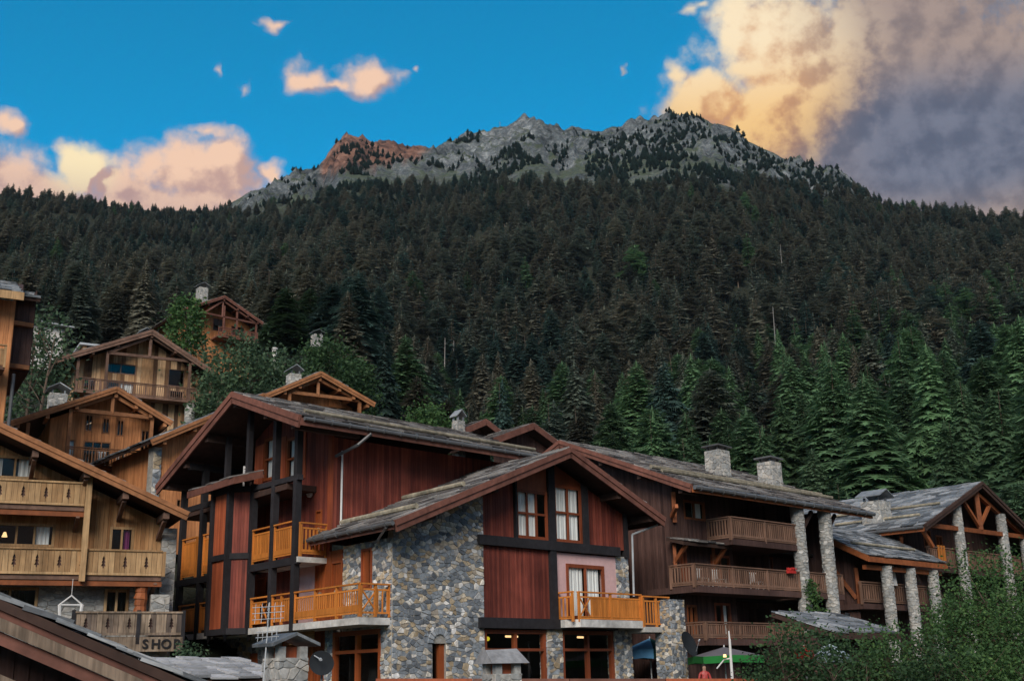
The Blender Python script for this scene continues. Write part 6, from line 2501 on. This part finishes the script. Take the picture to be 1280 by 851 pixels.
def person(px, py_head, d, label, cloth):
    """figure standing behind the terrace wall, one skinned body"""
    head = at(px, py_head, d)
    g = head.z - 1.62
    x, y = head.x, head.y
    J = [((0, 0, .95), .15), ((0, 0, 1.2), .14), ((0, 0, 1.40), .13), ((0, -.02, 1.50), .06), ((0, -.03, 1.62), .10), ((0, -.03, 1.73), .075),
         ((.19, 0, 1.38), .06), ((.26, -.04, 1.12), .05), ((.20, -.24, .98), .035), ((-.19, 0, 1.38), .06), ((-.25, -.02, 1.12), .05), ((-.24, -.10, .88), .035),
         ((.10, 0, .88), .10), ((.11, -.02, .48), .07), ((.11, .02, .06), .05), ((.11, -.14, .03), .04), ((-.10, 0, .88), .10), ((-.11, .02, .48), .07), ((-.11, .05, .06), .05), ((-.11, -.11, .03), .04)]
    E_ = [(0, 1), (1, 2), (2, 3), (3, 4), (4, 5), (2, 6), (6, 7), (7, 8), (2, 9), (9, 10), (10, 11), (0, 12), (12, 13), (13, 14), (14, 15), (0, 16), (16, 17), (17, 18), (18, 19)]
    me = bpy.data.meshes.new('person')
    me.from_pydata([j[0] for j in J], E_, [])
    o = bpy.data.objects.new('person', me)
    COL.objects.link(o)
    o.location = (x, y, g)
    o.modifiers.new('skin', 'SKIN')
    me.skin_vertices[0].data[0].use_root = True
    for i, j in enumerate(J):
        me.skin_vertices[0].data[i].radius = (j[1], j[1])
    sb_ = o.modifiers.new('sub', 'SUBSURF')
    sb_.levels = sb_.render_levels = 1
    m_ = bpy.data.materials.new('person_mat')
    m_.use_nodes = True
    k = NT(m_.node_tree)
    sp = k.new('ShaderNodeSeparateXYZ')
    k.set(sp.inputs[0], k.new('ShaderNodeTexCoord').outputs['Object'])
    c = k.mix(k.math('GREATER_THAN', sp.outputs[2], 1.5), cloth, (.42, .25, .18))
    c = k.mix(k.math('LESS_THAN', sp.outputs[2], .92), c, (.03, .035, .05))
    k.set(m_.node_tree.nodes['Principled BSDF'].inputs['Base Color'], c)
    me.materials.append(m_)
    tag(o, label, 'person')
    hr = MB()
    for i in range(6):
        a0 = i * math.pi / 3
        hr.tube((x + .03 * math.cos(a0), y + .01 + .03 * math.sin(a0), g + 1.66), (x + .02 * math.cos(a0), y + .02, g + 1.79), .09, .03, 8)
    V = [(v[0] - x, v[1] - y, v[2] - g) for v in hr.V]
    ho = mesh_obj('hair', V, hr.F, 'dark_room', None, hr.T)
    ho.parent = o


person(880, 834, 52, 'person in a red top standing behind the terrace wall', (.40, .045, .04))

# ------------------------------------------------------------------ greenery in front
def bush(label, px, ytop, d, rx, ry, n, leaf, mat, seed, stems=3, zb=-2.0, name='bush', cat='bush', low=.05, **kw):
    p = at(px, ytop, d)
    return leafy(name, label, cat, (p.x, p.y, zb), p.z - zb, rx, ry, n, leaf, mat, low=low, seed=seed, stems=stems, trunk=.07, clump=22, **kw)


bush('tall airy green bush hiding the columned chalet balcony', 1232, 680, 38, 1.6, 1.5, 18700, 0.097, 'leaf_bright', 51, 5, cr=.22)
bush('green bush spilling out beside the tall airy bush', 1184, 738, 37, 1.1, 1.2, 11900, 0.094, 'leaf_bright', 52, 4, cr=.22)
bush('broad leafy bush right of the tall airy bush', 1280, 735, 36, 1.4, 1.4, 11900, 0.094, 'leaf_bright', 53, 4)
bush('dark broad-leaved shrub at the foot of the vine-covered column', 985, 775, 37, 1.2, 1.2, 7140, 0.122, 'leaf_dark', 54, 4)
bush('dark shrub between the parasols and the shed', 1045, 790, 36, 1.2, 1.2, 7650, 0.115, 'leaf_dark', 55, 4)
bush('mid green shrub in front of the shed', 1105, 778, 37, 1.2, 1.2, 8840, 0.108, 'leaf_bright', 56, 4)
bush('low dark shrub beneath the tall airy bush', 1165, 790, 35, 1.3, 1.2, 8840, 0.108, 'leaf_dark', 57, 4)
bush('low dark shrub along the terrace end', 940, 818, 36, .8, .8, 2890, 0.101, 'leaf_dark', 58, 3)
bush('low broad shrub under the leafy bush at the terrace wall end', 1240, 800, 34.5, 1.4, 1.2, 8500, 0.101, 'leaf_bright', 60, 4)
v = leafy('climbing_vine', 'bright green vine climbing the dark chalet column', 'vine', D.P(8.7, -2.0, 1.0), 5.3, .5, .5, 1300, .17, 'leaf_bright', trunk=.04, low=.45, seed=59, stems=2)
leafy('potted_shrub', 'small grey-green shrub below the shop sign', 'shrub', (*list(at(238, 838, 40))[:2], -1.0), at(238, 795, 40).z + 1.0, .55, .55, 900, .12, 'leaf_grey', trunk=.03, low=.5, seed=61, stems=3)

# ------------------------------------------------------------------ HAZE: thin evening air over the valley
hz = MB()
HB, HT_ = -32.0, 900.0
hz.hexa([(-2900, -2900, HB), (2900, -2900, HB), (2900, 2900, HB), (-2900, 2900, HB), (-2900, -2900, HT_), (2900, -2900, HT_), (2900, 2900, HT_), (-2900, 2900, HT_)])
ho = hz.build('haze', None)
vm_ = bpy.data.materials.new('valley_air')
vm_.use_nodes = True
vm_.node_tree.nodes.remove(vm_.node_tree.nodes['Principled BSDF'])
pv_ = vm_.node_tree.nodes.new('ShaderNodeVolumePrincipled')
pv_.inputs['Color'].default_value = (.62, .82, 1.0, 1)
pv_.inputs['Density'].default_value = 0.00003
vm_.node_tree.links.new(pv_.outputs[0], vm_.node_tree.nodes['Material Output'].inputs['Volume'])
ho.data.materials.append(vm_)
ho['kind'] = 'stuff'
ho['label'] = 'thin blue evening haze hanging in the valley air'
